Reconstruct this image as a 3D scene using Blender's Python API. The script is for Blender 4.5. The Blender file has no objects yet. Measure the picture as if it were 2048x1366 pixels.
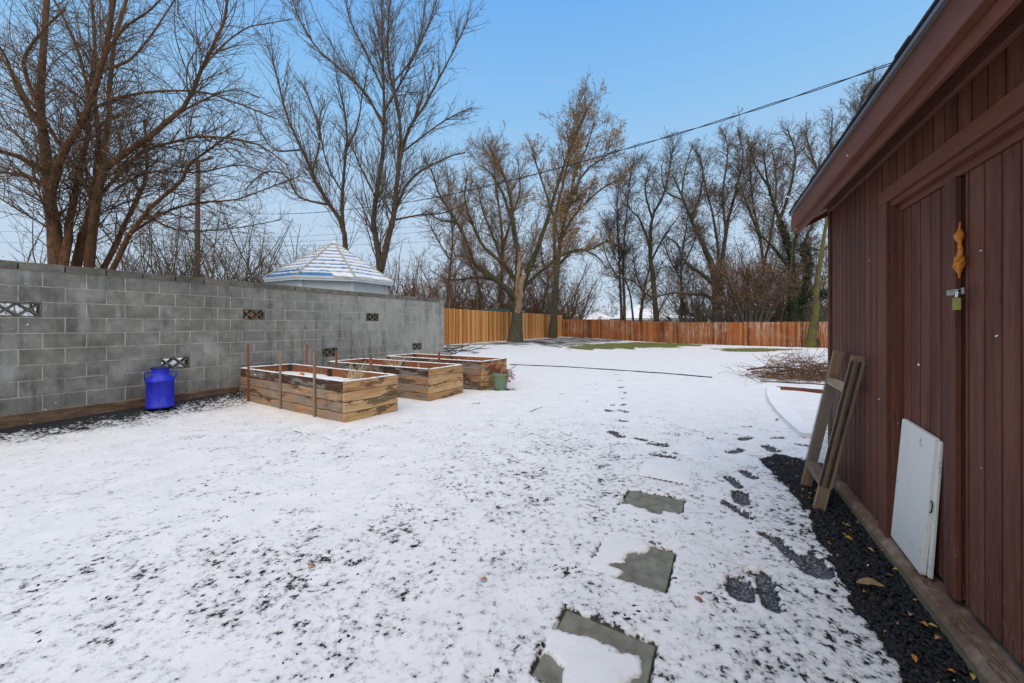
import bpy, math, random
import numpy as np
from mathutils import Matrix, Vector, Euler
random.seed(7)
rng = np.random.default_rng(11)
S = bpy.context.scene
C = S.collection
R = math.radians

# ------------------------------------------------------------------ camera, sky, sun, exposure
F = 796.0                      # focal length in pixels of the 2048 px wide photograph
EYE = 1.35
cd = bpy.data.cameras.new('camera'); cam = bpy.data.objects.new('camera', cd); C.objects.link(cam)
cam.location = (0, 0, EYE); cam.rotation_euler = (R(90), 0, 0)
cd.sensor_width = 36; cd.lens = 14.0; cd.shift_y = -33 / 2048
cd.clip_start = 0.05; cd.clip_end = 2000
S.camera = cam

SUN_EL, SUN_AZ = 64.0, 188.0   # azimuth clockwise from +Y
w = bpy.data.worlds.new('World'); S.world = w; w.use_nodes = True
nt = w.node_tree; nt.nodes.clear()
wo = nt.nodes.new('ShaderNodeOutputWorld'); bg = nt.nodes.new('ShaderNodeBackground')
sky = nt.nodes.new('ShaderNodeTexSky'); sky.sky_type = 'NISHITA'; sky.sun_disc = False
sky.sun_elevation = R(SUN_EL); sky.sun_rotation = R(SUN_AZ); sky.altitude = 1300
sky.air_density = 1.0; sky.dust_density = 1.6; sky.ozone_density = 1.0
tc = nt.nodes.new('ShaderNodeTexCoord'); sx = nt.nodes.new('ShaderNodeSeparateXYZ')
nt.links.new(tc.outputs['Generated'], sx.inputs[0])
cr = nt.nodes.new('ShaderNodeValToRGB')           # thin high cloud: pale and dense low down, thin overhead
e = cr.color_ramp.elements
e[0].position = 0.0; e[0].color = (5.9, 6.9, 8.0, 1)
e[1].position = 0.75; e[1].color = (1.1, 3.9, 9.2, 1)
for p_, c_ in ((0.24, (5.2, 6.9, 8.7, 1)), (0.46, (2.9, 5.8, 9.2, 1))):
    n_ = e.new(p_); n_.color = c_
nt.links.new(sx.outputs['Z'], cr.inputs[0])
mx = nt.nodes.new('ShaderNodeMix'); mx.data_type = 'RGBA'; mx.inputs[0].default_value = 0.9
nt.links.new(sky.outputs[0], mx.inputs[6]); nt.links.new(cr.outputs[0], mx.inputs[7])
nt.links.new(mx.outputs[2], bg.inputs['Color']); bg.inputs['Strength'].default_value = 0.112
nt.links.new(bg.outputs[0], wo.inputs[0])

sd = bpy.data.lights.new('sun', 'SUN'); sun = bpy.data.objects.new('sun', sd); C.objects.link(sun)
sd.energy = 3.4; sd.angle = R(85); sd.color = (1.0, 0.81, 0.58)
sun.rotation_euler = Euler((R(90 - SUN_EL), 0, R(180 - SUN_AZ)), 'XYZ')
S.view_settings.view_transform = 'Standard'; S.view_settings.look = 'None'
S.view_settings.gamma = 1; S.view_settings.exposure = -0.13
S.view_settings.use_curve_mapping = False
S.render.engine = 'CYCLES'

# ------------------------------------------------------------------ numeric helpers
def sstep(a, b, x):
    t = np.clip((np.asarray(x, float) - a) / (b - a), 0, 1)
    return t * t * (3 - 2 * t)
TAB = rng.random((256, 256))
def vnoise(x, y):
    xi = np.floor(x).astype(int); yi = np.floor(y).astype(int)
    fx = x - xi; fy = y - yi
    fx = fx * fx * (3 - 2 * fx); fy = fy * fy * (3 - 2 * fy)
    a = TAB[xi & 255, yi & 255]; b = TAB[(xi + 1) & 255, yi & 255]
    c = TAB[xi & 255, (yi + 1) & 255]; d = TAB[(xi + 1) & 255, (yi + 1) & 255]
    return (a * (1 - fx) + b * fx) * (1 - fy) + (c * (1 - fx) + d * fx) * fy
def fbm(x, y, o=4, g=0.55):
    s = 0; a = 1; t = 0
    for k in range(o):
        s = s + a * vnoise(x * 2 ** k + 17.3 * k, y * 2 ** k + 9.1 * k); t += a; a *= g
    return s / t
def gz(X, Y):
    """ground height"""
    X = np.asarray(X, float); Y = np.asarray(Y, float)
    s = .48 * X + .877 * Y; t = .877 * X - .48 * Y
    zw = .06 + .29 * sstep(0, 11, s)
    q = sstep(8, 25, s)
    a = sstep(7.2 - 5 * q, 7.9 + 4 * q, -t)
    return .06 * sstep(5, 25, s) * (1 - a) + zw * a
def at(px, py, Y):
    """point at depth Y that the pixel looks at"""
    return np.array(((px - 1024) / F * Y, Y, EYE + (650 - py) / F * Y))
def on(px, py):
    """ground point under a pixel"""
    Z = F * EYE / (py - 650)
    for _ in range(6):
        Z = F * (EYE - float(gz((px - 1024) / F * Z, Z))) / (py - 650)
    return np.array(((px - 1024) / F * Z, Z))

# ------------------------------------------------------------------ object helpers
def tag(o, label=None, cat=None, group=None, kind=None):
    if label: o['label'] = label
    if cat: o['category'] = cat
    if group: o['group'] = group
    if kind: o['kind'] = kind
    return o
def empty(name, loc, rz=0, **k):
    o = bpy.data.objects.new(name, None); C.objects.link(o); o.empty_display_size = .1
    o.location = loc; o.rotation_euler = (0, 0, rz)
    return tag(o, **k)
def link(name, me, parent=None, loc=(0, 0, 0), rot=(0, 0, 0)):
    o = bpy.data.objects.new(name, me); C.objects.link(o); o.location = loc; o.rotation_euler = rot
    if parent is not None: o.parent = parent
    return o
def mesh_np(name, V, Fq, mat, smooth=False, k=4):
    """V (n,3), Fq (m,k)"""
    me = bpy.data.meshes.new(name)
    V = np.asarray(V, np.float32); Fq = np.asarray(Fq, np.int32)
    me.vertices.add(len(V)); me.vertices.foreach_set('co', V.ravel())
    me.loops.add(Fq.size); me.loops.foreach_set('vertex_index', Fq.ravel())
    me.polygons.add(len(Fq))
    me.polygons.foreach_set('loop_start', np.arange(0, Fq.size, Fq.shape[1], dtype=np.int32))
    me.polygons.foreach_set('loop_total', np.full(len(Fq), Fq.shape[1], np.int32))
    if smooth: me.polygons.foreach_set('use_smooth', np.ones(len(Fq), bool))
    me.update(calc_edges=True); me.materials.append(mat)
    return me
class MB:
    def __init__(s): s.v = []; s.f = []
    def add(s, vs, fs):
        n = len(s.v); s.v += [tuple(map(float, p)) for p in vs]; s.f += [tuple(n + i for i in f) for f in fs]; return s
    def box(s, x0, x1, y0, y1, z0, z1, M=None):
        vs = [Vector(p) for p in ((x0, y0, z0), (x1, y0, z0), (x1, y1, z0), (x0, y1, z0), (x0, y0, z1), (x1, y0, z1), (x1, y1, z1), (x0, y1, z1))]
        if M is not None: vs = [M @ p for p in vs]
        return s.add(vs, [(0, 3, 2, 1), (4, 5, 6, 7), (0, 1, 5, 4), (1, 2, 6, 5), (2, 3, 7, 6), (3, 0, 4, 7)])
    def cbox(s, x0, x1, y0, y1, z0, z1, c=.003, M=None):
        """box with all edges chamfered"""
        X, Y, Z = (x0, x1), (y0, y1), (z0, z1); vs = []; idx = {}
        for i in (0, 1):
            for j in (0, 1):
                for k in (0, 1):
                    for a in range(3):
                        p = [X[i] + (c if i == 0 else -c), Y[j] + (c if j == 0 else -c), Z[k] + (c if k == 0 else -c)]
                        p[a] = (X[i], Y[j], Z[k])[a]
                        idx[(i, j, k, a)] = len(vs); vs.append(Vector(p))
        fs = []
        for i in (0, 1): fs.append([idx[(i, j, k, 0)] for j, k in ((0, 0), (1, 0), (1, 1), (0, 1))][::(1 if i else -1)])
        for j in (0, 1): fs.append([idx[(i, j, k, 1)] for i, k in ((0, 0), (1, 0), (1, 1), (0, 1))][::(-1 if j else 1)])
        for k in (0, 1): fs.append([idx[(i, j, k, 2)] for i, j in ((0, 0), (1, 0), (1, 1), (0, 1))][::(1 if k else -1)])
        for j in (0, 1):
            for k in (0, 1): fs.append([idx[(0, j, k, 1)], idx[(1, j, k, 1)], idx[(1, j, k, 2)], idx[(0, j, k, 2)]])
        for i in (0, 1):
            for k in (0, 1): fs.append([idx[(i, 0, k, 0)], idx[(i, 1, k, 0)], idx[(i, 1, k, 2)], idx[(i, 0, k, 2)]])
        for i in (0, 1):
            for j in (0, 1): fs.append([idx[(i, j, 0, 0)], idx[(i, j, 1, 0)], idx[(i, j, 1, 1)], idx[(i, j, 0, 1)]])
        for i in (0, 1):
            for j in (0, 1):
                for k in (0, 1): fs.append([idx[(i, j, k, a)] for a in range(3)])
        if M is not None: vs = [M @ p for p in vs]
        return s.add(vs, fs)
    def prism(s, poly, axis, a0, a1, M=None):
        """poly of 2D points extruded along an axis"""
        def P(q, a):
            return {0: (a, q[0], q[1]), 1: (q[0], a, q[1]), 2: (q[0], q[1], a)}[axis]
        n = len(poly); vs = [Vector(P(q, a0)) for q in poly] + [Vector(P(q, a1)) for q in poly]
        if M is not None: vs = [M @ p for p in vs]
        return s.add(vs, [tuple(range(n))[::-1], tuple(range(n, 2 * n))] + [(i, (i + 1) % n, n + (i + 1) % n, n + i) for i in range(n)])
    def tube(s, pts, rad, n=8, cap=True):
        pts = [Vector(p) for p in pts]; m = len(pts)
        if not hasattr(rad, '__len__'): rad = [rad] * m
        ref = Vector((0.13, 0.31, 0.94)); tt = (pts[-1] - pts[0])
        if tt.length > 0 and abs(tt.normalized().dot(ref)) > .9: ref = Vector((1, .1, .05))
        vs = []; u = None
        for i in range(m):
            t = (pts[min(i + 1, m - 1)] - pts[max(i - 1, 0)]).normalized()
            if u is None: u = t.cross(ref).normalized()
            else: u = (u - t * u.dot(t)).normalized()
            v = t.cross(u)
            for k in range(n):
                a = 2 * math.pi * k / n
                vs.append(pts[i] + (u * math.cos(a) + v * math.sin(a)) * rad[i])
        fs = [(i * n + k, i * n + (k + 1) % n, (i + 1) * n + (k + 1) % n, (i + 1) * n + k) for i in range(m - 1) for k in range(n)]
        if cap: fs += [tuple(range(n))[::-1], tuple((m - 1) * n + k for k in range(n))]
        return s.add(vs, fs)
    def lathe(s, prof, n=32, c=(0, 0, 0)):
        vs = [(c[0] + r * math.cos(2 * math.pi * k / n), c[1] + r * math.sin(2 * math.pi * k / n), c[2] + z) for r, z in prof for k in range(n)]
        fs = [(i * n + k, i * n + (k + 1) % n, (i + 1) * n + (k + 1) % n, (i + 1) * n + k) for i in range(len(prof) - 1) for k in range(n)]
        return s.add(vs, fs)
    def mesh(s, name, mat, smooth=False):
        me = bpy.data.meshes.new(name); me.from_pydata(s.v, [], s.f); me.materials.append(mat)
        if smooth: me.polygons.foreach_set('use_smooth', [True] * len(me.polygons))
        me.update(); return me
    def build(s, name, mat, parent=None, smooth=False, loc=(0, 0, 0), rot=(0, 0, 0)):
        return link(name, s.mesh(name, mat, smooth), parent, loc, rot)

# ------------------------------------------------------------------ materials
class NT:
    def __init__(s, name):
        s.m = bpy.data.materials.new(name); s.m.use_nodes = True; s.t = s.m.node_tree
        s.b = s.t.nodes['Principled BSDF']; s.b.inputs['Roughness'].default_value = .85
        s.b.inputs['Specular IOR Level'].default_value = .3
    def n(s, ty, **k):
        o = s.t.nodes.new(ty)
        for a, b in k.items():
            if a[0] == '_': o.inputs[int(a[1:])].default_value = b
            else: setattr(o, a, b)
        return o
    def l(s, a, b): s.t.links.new(a, b)
    def val(s, x, inp):
        if hasattr(x, 'links') or hasattr(x, 'is_linked'): s.l(x, inp)
        else: inp.default_value = x
    def coord(s, kind='Object', rnd=False, scale=(1, 1, 1)):
        c = s.n('ShaderNodeTexCoord').outputs[kind] if kind != 'World' else s.n('ShaderNodeNewGeometry').outputs['Position']
        mp = s.n('ShaderNodeMapping'); s.l(c, mp.inputs['Vector']); mp.inputs['Scale'].default_value = scale
        if rnd:
            oi = s.n('ShaderNodeObjectInfo'); m = s.n('ShaderNodeVectorMath', operation='MULTIPLY')
            cb = s.n('ShaderNodeCombineXYZ')
            for i in range(3): s.l(oi.outputs['Random'], cb.inputs[i])
            s.l(cb.outputs[0], m.inputs[0]); m.inputs[1].default_value = (71, 93, 57); s.l(m.outputs[0], mp.inputs['Location'])
        return mp.outputs[0]
    def noise(s, vec, scale, detail=4, rough=.6, dist=0):
        o = s.n('ShaderNodeTexNoise'); s.l(vec, o.inputs['Vector'])
        o.inputs['Scale'].default_value = scale; o.inputs['Detail'].default_value = detail
        o.inputs['Roughness'].default_value = rough; o.inputs['Distortion'].default_value = dist
        return o.outputs['Fac']
    def ramp(s, x, *st, interp='LINEAR'):
        r = s.n('ShaderNodeValToRGB'); r.color_ramp.interpolation = interp; s.l(x, r.inputs[0]); e = r.color_ramp.elements
        while len(e) < len(st): e.new(.5)
        for el, (p, c) in zip(e, st):
            el.position = p; el.color = (c, c, c, 1) if not hasattr(c, '__len__') else (*c, 1)
        return r.outputs[0]
    def mix(s, f, a, b, mode='MIX'):
        o = s.n('ShaderNodeMix', data_type='RGBA', blend_type=mode)
        s.val(f, o.inputs[0])
        for x, i in ((a, 6), (b, 7)):
            if hasattr(x, 'is_linked'): s.l(x, o.inputs[i])
            else: o.inputs[i].default_value = (*x, 1) if hasattr(x, '__len__') else (x, x, x, 1)
        return o.outputs[2]
    def math(s, op, a, b=0.0):
        o = s.n('ShaderNodeMath', operation=op); s.val(a, o.inputs[0]); s.val(b, o.inputs[1]); return o.outputs[0]
    def rnd(s): return s.n('ShaderNodeObjectInfo').outputs['Random']
    def col(s, c):
        if hasattr(c, 'is_linked'): s.l(c, s.b.inputs['Base Color'])
        else: s.b.inputs['Base Color'].default_value = (*c, 1)
        return s
    def bump(s, h, strength=.5, dist=.01):
        b = s.n('ShaderNodeBump'); b.inputs['Strength'].default_value = strength; b.inputs['Distance'].default_value = dist
        s.l(h, b.inputs['Height']); s.l(b.outputs[0], s.b.inputs['Normal']); return s
    def rough(s, r): s.val(r, s.b.inputs['Roughness']); return s

M = {}
def plain(name, col, rough=.7, metal=0, var=.0, scale=20):
    n = NT(name); n.rough(rough); n.b.inputs['Metallic'].default_value = metal
    if var:
        k = n.noise(n.coord(), scale, 4, .6)
        lo = tuple(c * (1 - var) for c in col); hi = tuple(min(1, c * (1 + var)) for c in col)
        n.col(n.ramp(k, (.3, lo), (.7, hi))).bump(k, .3, .004)
    else: n.col(col)
    M[name] = n.m; return n.m

# snow that lies on things
n = NT('snow'); v = n.coord('World'); k = n.noise(v, 60, 3, .6)
n.col(n.ramp(n.noise(v, 3, 3), (.3, (.74, .73, .705)), (.7, (.80, .79, .76)))).bump(k, .35, .006).rough(.6); M['snow'] = n.m

# ground: snow thinning to black gravel, soil and grass, from per-vertex cover values
n = NT('snowy_ground'); v = n.coord('World')
def attr(name):
    a = n.n('ShaderNodeAttribute'); a.attribute_name = name; return a.outputs['Fac']
n1 = n.noise(v, 27, 4, .55, .1); n2 = n.noise(v, 75, 4, .6); n3 = n.noise(v, 4, 3, .5)
vv = n.math('ADD', attr('bare'), n.math('ADD', n.math('MULTIPLY', n.math('SUBTRACT', n1, .5), 1.0), n.math('MULTIPLY', n.math('SUBTRACT', n2, .5), .36)))
mask = n.ramp(vv, (.34, 0.0), (.47, .20), (.525, .5), (.56, 1.0))
vor = n.n('ShaderNodeTexVoronoi'); n.l(v, vor.inputs['Vector']); vor.inputs['Scale'].default_value = 65
vor_d = vor.outputs['Distance']
grav = n.ramp(n.noise(v, 90, 3), (.3, (.006, .006, .007)), (.75, (.035, .034, .033)))
soil = n.ramp(n.noise(v, 30, 5, .7), (.3, (.018, .013, .009)), (.7, (.06, .042, .028)))
grass = n.ramp(n.noise(v, 25, 5, .7), (.3, (.06, .07, .010)), (.7, (.20, .20, .035)))
wet = n.ramp(n.noise(v, 70, 4, .7), (.35, (.012, .012, .014)), (.5, (.07, .07, .076)), (.62, (.20, .20, .215)), (.72, (.42, .42, .43)))
under = n.mix(attr('soil'), grav, soil)
under = n.mix(attr('grass'), under, grass)
under = n.mix(attr('print'), under, wet)
under = n.mix(attr('slab'), under, n.ramp(n.noise(v, 14, 4, .6), (.3, (.125, .122, .092)), (.7, (.21, .205, .16))))
snowc = n.ramp(n3, (.3, (.70, .692, .665)), (.7, (.77, .757, .722)))
n.col(n.mix(mask, snowc, under))
h = n.math('SUBTRACT', n.math('ADD', n.math('MULTIPLY', n.noise(v, 120, 3), .25), n.math('MULTIPLY', n1, .5)), n.math('MULTIPLY', mask, 1.1))
h = n.math('ADD', h, n.math('MULTIPLY', n.math('MULTIPLY', vor_d, mask), -.8))
n.bump(h, .55, .012); n.rough(n.ramp(mask, (0, .6), (1, .75)))
M['snowy_ground'] = n.m

n = NT('distant_snow'); v = n.coord('World')
n.col(n.ramp(n.noise(v, .4, 5), (.35, (.5, .5, .5)), (.6, (.8, .81, .83)))).bump(n.noise(v, 8, 4), .4, .02); M['distant_snow'] = n.m

n = NT('gravel_stone'); v = n.coord('World'); a = n.noise(v, 45, 2)
n.col(n.ramp(a, (.32, (.008, .008, .009)), (.6, (.024, .024, .024)), (.8, (.06, .056, .053)))).rough(.7)
n.b.inputs['Specular IOR Level'].default_value = .25; M['gravel_stone'] = n.m

# concrete blocks
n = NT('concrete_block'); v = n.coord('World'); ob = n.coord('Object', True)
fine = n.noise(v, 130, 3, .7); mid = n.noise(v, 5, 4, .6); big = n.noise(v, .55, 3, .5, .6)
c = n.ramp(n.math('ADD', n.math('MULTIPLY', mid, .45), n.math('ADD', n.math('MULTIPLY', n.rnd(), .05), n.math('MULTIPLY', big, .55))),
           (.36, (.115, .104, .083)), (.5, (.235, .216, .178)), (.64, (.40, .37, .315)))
c = n.mix(n.ramp(fine, (.35, .55), (.6, 0.0)), c, (.06, .06, .058))
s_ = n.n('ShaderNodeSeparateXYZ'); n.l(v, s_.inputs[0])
c = n.mix(n.ramp(n.math('MULTIPLY', s_.outputs['Y'], .1), (.55, 0.0), (1.2, .55)), c, n.mix(.5, c, (.46, .44, .39)))  # blocks lighten with distance: drier concrete, plus lens vignette put into the colour
c = n.mix(n.ramp(fine, (.60, 0.0), (.70, .5)), c, (.46, .45, .42))
stk = n.noise(n.coord('World', scale=(1, 1, .18)), 7, 4, .65)
c = n.mix(n.ramp(stk, (.54, 0.0), (.68, .55)), c, (.07, .066, .058))
c = n.mix(n.ramp(n.noise(n.coord('World', scale=(1, 1, .35)), 3.1, 3, .6), (.62, 0.0), (.72, .45)), c, (.42, .40, .36))
n.col(c).bump(fine, .5, .004).rough(.92); M['concrete_block'] = n.m
n = NT('coping_block'); v = n.coord('World'); fine = n.noise(v, 110, 3, .7)
c = n.ramp(n.math('ADD', n.math('MULTIPLY', n.noise(v, 7, 4), .75), n.math('MULTIPLY', n.rnd(), .25)), (.3, (.10, .09, .068)), (.7, (.25, .225, .18)))
n.col(n.mix(n.ramp(fine, (.35, .5), (.6, 0.0)), c, (.04, .036, .028))).bump(fine, .5, .004).rough(.95); M['coping_block'] = n.m
n = NT('mortar'); v = n.coord('World')
n.col(n.ramp(n.noise(v, 6, 4), (.3, (.26, .235, .18)), (.65, (.54, .49, .39)))).bump(n.noise(v, 150, 2), .4, .003); M['mortar'] = n.m
n = NT('footing'); v = n.coord('World', scale=(1, 1, 3))
n.col(n.ramp(n.noise(v, 5, 5, .7), (.3, (.075, .04, .022)), (.55, (.17, .10, .055)), (.75, (.27, .20, .13)))).bump(n.noise(v, 60, 3), .5, .005); M['footing'] = n.m

def wood(name, stops, sc=(3, 3, 40), rnd=True, grain=.35, extra=None, bumpd=.003, rough=.85, space='Object', nsc=1.0):
    n = NT(name); v = n.coord(space, rnd, sc); g = n.noise(v, nsc, 5, .65, .4)
    x = g
    if rnd:
        x = n.math('ADD', n.math('MULTIPLY', g, 1 - grain * .5), n.math('MULTIPLY', n.rnd(), grain * .5))
    c = n.ramp(x, *stops)
    if extra: c = extra(n, c)
    n.col(c).bump(g, .5, bumpd).rough(rough); M[name] = n.m
    return n.m
def shed_extra(n, c):
    v = n.coord('Object', True, (95, 95, 8)); k = n.noise(v, 1, 4, .7)
    c = n.mix(n.ramp(k, (.555, 0.0), (.66, .6)), c, (.022, .010, .007))
    p = n.coord('World'); s_ = n.n('ShaderNodeSeparateXYZ'); n.l(p, s_.inputs[0])
    low = n.ramp(s_.outputs['Z'], (.08, 1.0), (.55, 0.0)); w_ = n.ramp(n.noise(n.coord('World', scale=(1, 1, .3)), 60, 4), (.56, 0.0), (.66, .6))
    return n.mix(n.math('MULTIPLY', low, w_), c, (.23, .15, .12))
wood('shed_paint', ((.25, (.058, .020, .011)), (.5, (.120, .040, .022)), (.75, (.19, .072, .042))), (14, 14, 1.2), extra=shed_extra, bumpd=.004, rough=.7)
wood('trim_paint', ((.25, (.11, .036, .019)), (.55, (.165, .056, .031)), (.8, (.22, .083, .049))), (3, 14, 14), bumpd=.002, rough=.65)
plain('dark_gap', (.006, .004, .004), .9)
plain('shingle', (.03, .03, .033), .9, var=.3)
plain('drip_edge', (.18, .17, .18), .5, .4)
def bed_extra(n, c):
    k = n.noise(n.coord('Object', True, (1.0, 1.6, 4)), 1.3, 6, .68, .35)
    c = n.mix(n.ramp(k, (.36, .75), (.46, 0.0)), c, (.32, .12, .045))
    c = n.mix(n.ramp(k, (.50, 0.0), (.57, .85)), c, (.055, .032, .02))
    g = n.noise(n.coord('Object', True, (.7, 1, 2.5)), 2.2, 5, .65)
    c = n.mix(n.ramp(g, (.46, 0.0), (.56, .7)), c, (.24, .205, .16))
    return c
wood('bed_board', ((.28, (.17, .09, .045)), (.5, (.35, .20, .105)), (.75, (.5, .34, .2))), (2.2, 2.2, 30), extra=bed_extra)
def bedend_extra(n, c):
    k = n.noise(n.coord('Object', True, (1.6, 1.2, 4)), 1.5, 6, .7, .3)
    c = n.mix(n.ramp(k, (.54, 0.0), (.58, .75)), c, (.05, .03, .018))
    return n.mix(n.ramp(k, (.34, .7), (.42, 0.0)), c, (.40, .14, .035))
def scorch_extra(n, c):
    g = n.noise(n.coord('Object', True, (.8, 1, 3)), 2.0, 5, .65, .3)
    return n.mix(n.ramp(g, (.5, 0.0), (.56, .85)), c, (.23, .215, .18))
wood('scorched_board', ((.3, (.03, .016, .010)), (.55, (.10, .05, .028)), (.8, (.24, .12, .06))), (2.2, 2.2, 30), extra=scorch_extra)
wood('bed_end_board', ((.28, (.27, .13, .05)), (.5, (.47, .27, .12)), (.75, (.62, .44, .23))), (2.2, 2.2, 30), extra=bedend_extra)
wood('dark_board', ((.3, (.02, .018, .017)), (.7, (.07, .06, .052))), (2, 2, 30))
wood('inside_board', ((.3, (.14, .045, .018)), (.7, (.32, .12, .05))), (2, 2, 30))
wood('stake_wood', ((.3, (.16, .05, .022)), (.7, (.30, .10, .045))), (30, 30, 2))
wood('stake_grey', ((.3, (.17, .11, .07)), (.7, (.34, .24, .16))), (30, 30, 2))
wood('cedar_picket', ((.25, (.34, .115, .025)), (.45, (.55, .22, .055)), (.7, (.72, .39, .14))), (9, 9, .8), grain=1.1)
def red_extra(n, c):
    v = n.coord('World', scale=(.5, .5, 1)); s_ = n.n('ShaderNodeSeparateXYZ'); n.l(n.coord('World'), s_.inputs[0])
    big = n.ramp(n.noise(v, 1.0, 2), (.42, 0.0), (.6, 1.0))
    st = n.ramp(n.noise(n.coord('Object', True, (12, 12, 1.1)), 1, 5, .7), (.47, 0.0), (.6, 1.0))
    up = n.ramp(s_.outputs['Z'], (.25, .05), (1.0, .9))
    c = n.mix(n.math('MULTIPLY', n.math('MULTIPLY', big, st), up), c, (.46, .38, .30))
    dk = n.ramp(n.noise(n.coord('Object', True, (6, 6, 2)), 2, 4, .7), (.60, 0.0), (.7, .8))
    return n.mix(dk, c, (.05, .018, .01))
wood('red_picket', ((.25, (.13, .038, .013)), (.5, (.33, .10, .026)), (.75, (.46, .18, .055))), (9, 9, .8), grain=.9, extra=red_extra)
wood('new_lumber', ((.3, (.40, .29, .17)), (.7, (.62, .48, .31))), (20, 20, 3))
wood('aged_lumber', ((.3, (.13, .075, .045)), (.5, (.22, .14, .085)), (.75, (.34, .24, .15))), (20, 20, 2.5))
plain('wire_mesh', (.20, .20, .19), .5, .6)

def bark(name, c0, c1, moss=0.0, mosscol=(.10, .10, .015), sc=1.0):
    n = NT(name); v = n.coord('World', scale=(1, 1, .3)); g = n.noise(v, 16 * sc, 5, .7, .5)
    c = n.ramp(g, (.3, c0), (.7, c1))
    if moss:
        k = n.noise(n.coord('World'), 2.2, 4, .65)
        c = n.mix(n.ramp(k, (.62 - moss * .35, 0.0), (.72 - moss * .35, .9)), c, n.ramp(g, (.3, tuple(x * .5 for x in mosscol)), (.7, mosscol)))
    n.col(c).bump(g, .7, .02).rough(.9); M[name] = n.m
bark('bark_rust', (.035, .018, .010), (.23, .105, .045), .12, (.10, .085, .03))
bark('bark_rust_twig', (.05, .034, .02), (.22, .135, .07))
bark('bark_dark', (.028, .02, .013), (.15, .095, .058), .15, (.085, .08, .02))
bark('bark_dark_twig', (.055, .042, .03), (.20, .15, .10))
bark('bark_moss', (.03, .026, .018), (.085, .075, .045), .45, (.075, .082, .016))
bark('bark_moss_bright', (.05, .045, .02), (.12, .10, .05), .5, (.15, .14, .025))
bark('bark_oak', (.04, .034, .024), (.13, .105, .072), .3, (.09, .09, .025))
bark('bark_oak_twig', (.09, .06, .034), (.28, .18, .095))
bark('bark_grey', (.035, .03, .026), (.12, .10, .085), .25, (.09, .09, .03))
bark('bark_grey_twig', (.07, .054, .04), (.23, .17, .12))
bark('bark_ivy', (.012, .014, .008), (.05, .048, .03), .5, (.03, .045, .012))
bark('bark_red_twig', (.07, .042, .026), (.23, .135, .078))
bark('bare_snag', (.20, .12, .065), (.42, .30, .19), .0, sc=.6)
def leafmat(name, c0, c1):
    n = NT(name); n.col(n.ramp(n.noise(n.coord('World'), 9, 2), (.35, c0), (.65, c1))).rough(.7); M[name] = n.m
leafmat('brown_leaf', (.16, .085, .035), (.36, .22, .10))
leafmat('orange_leaf', (.30, .085, .015), (.48, .20, .03))
leafmat('yellow_leaf', (.30, .18, .04), (.46, .30, .08))
leafmat('rust_leaf', (.22, .10, .04), (.42, .22, .10))
leafmat('oak_leaf', (.24, .13, .04), (.50, .31, .12))
leafmat('ivy_leaf', (.012, .022, .006), (.04, .06, .018))
leafmat('red_leaf', (.20, .03, .018), (.42, .10, .05))
leafmat('conifer', (.012, .02, .012), (.035, .05, .03))
leafmat('straw', (.42, .34, .2), (.62, .52, .34))

# ------------------------------------------------------------------ ground
PAVERS = [  # ground corners: back-left, back-right, front-right, front-left ; how the snow lies on it
    ([(.258, 1.872), (.598, 1.661), (.415, 1.32), (.075, 1.524)], 'blob'),
    ([(.613, 2.54), (.958, 2.341), (.762, 1.985), (.42, 2.19)], 'left'),
    ([(.957, 3.227), (1.315, 3.044), (1.13, 2.68), (.764, 2.875)], 'front'),
    ([(1.302, 3.957), (1.66, 3.75), (1.459, 3.36), (1.111, 3.538)], 'all'),
]
def pav_uv(P, X, Y):
    a = np.array(P[0]); e1 = np.array(P[1]) - a; e2 = np.array(P[3]) - a
    det = e1[0] * e2[1] - e1[1] * e2[0]
    dx = X - a[0]; dy = Y - a[1]
    return (dx * e2[1] - dy * e2[0]) / det, (e1[0] * dy - e1[1] * dx) / det
def seg_d(X, Y, a, b):
    ax, ay = a; bx, by = b; L2 = (bx - ax) ** 2 + (by - ay) ** 2
    t = np.clip(((X - ax) * (bx - ax) + (Y - ay) * (by - ay)) / L2, 0, 1)
    return np.hypot(X - ax - t * (bx - ax), Y - ay - t * (by - ay)), t
def outline(pts, X, Y):
    inside = np.zeros(X.shape, bool); d = np.full(X.shape, 1e9); n = len(pts)
    for i in range(n):
        x0, y0 = pts[i]; x1, y1 = pts[(i + 1) % n]
        dd, _ = seg_d(X, Y, (x0, y0), (x1, y1)); d = np.minimum(d, dd)
        cnd = (y0 > Y) != (y1 > Y)
        xi = (x1 - x0) * (Y - y0) / (y1 - y0 + 1e-12) + x0
        inside ^= cnd & (X < xi)
    return np.where(inside, d, -d)
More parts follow.
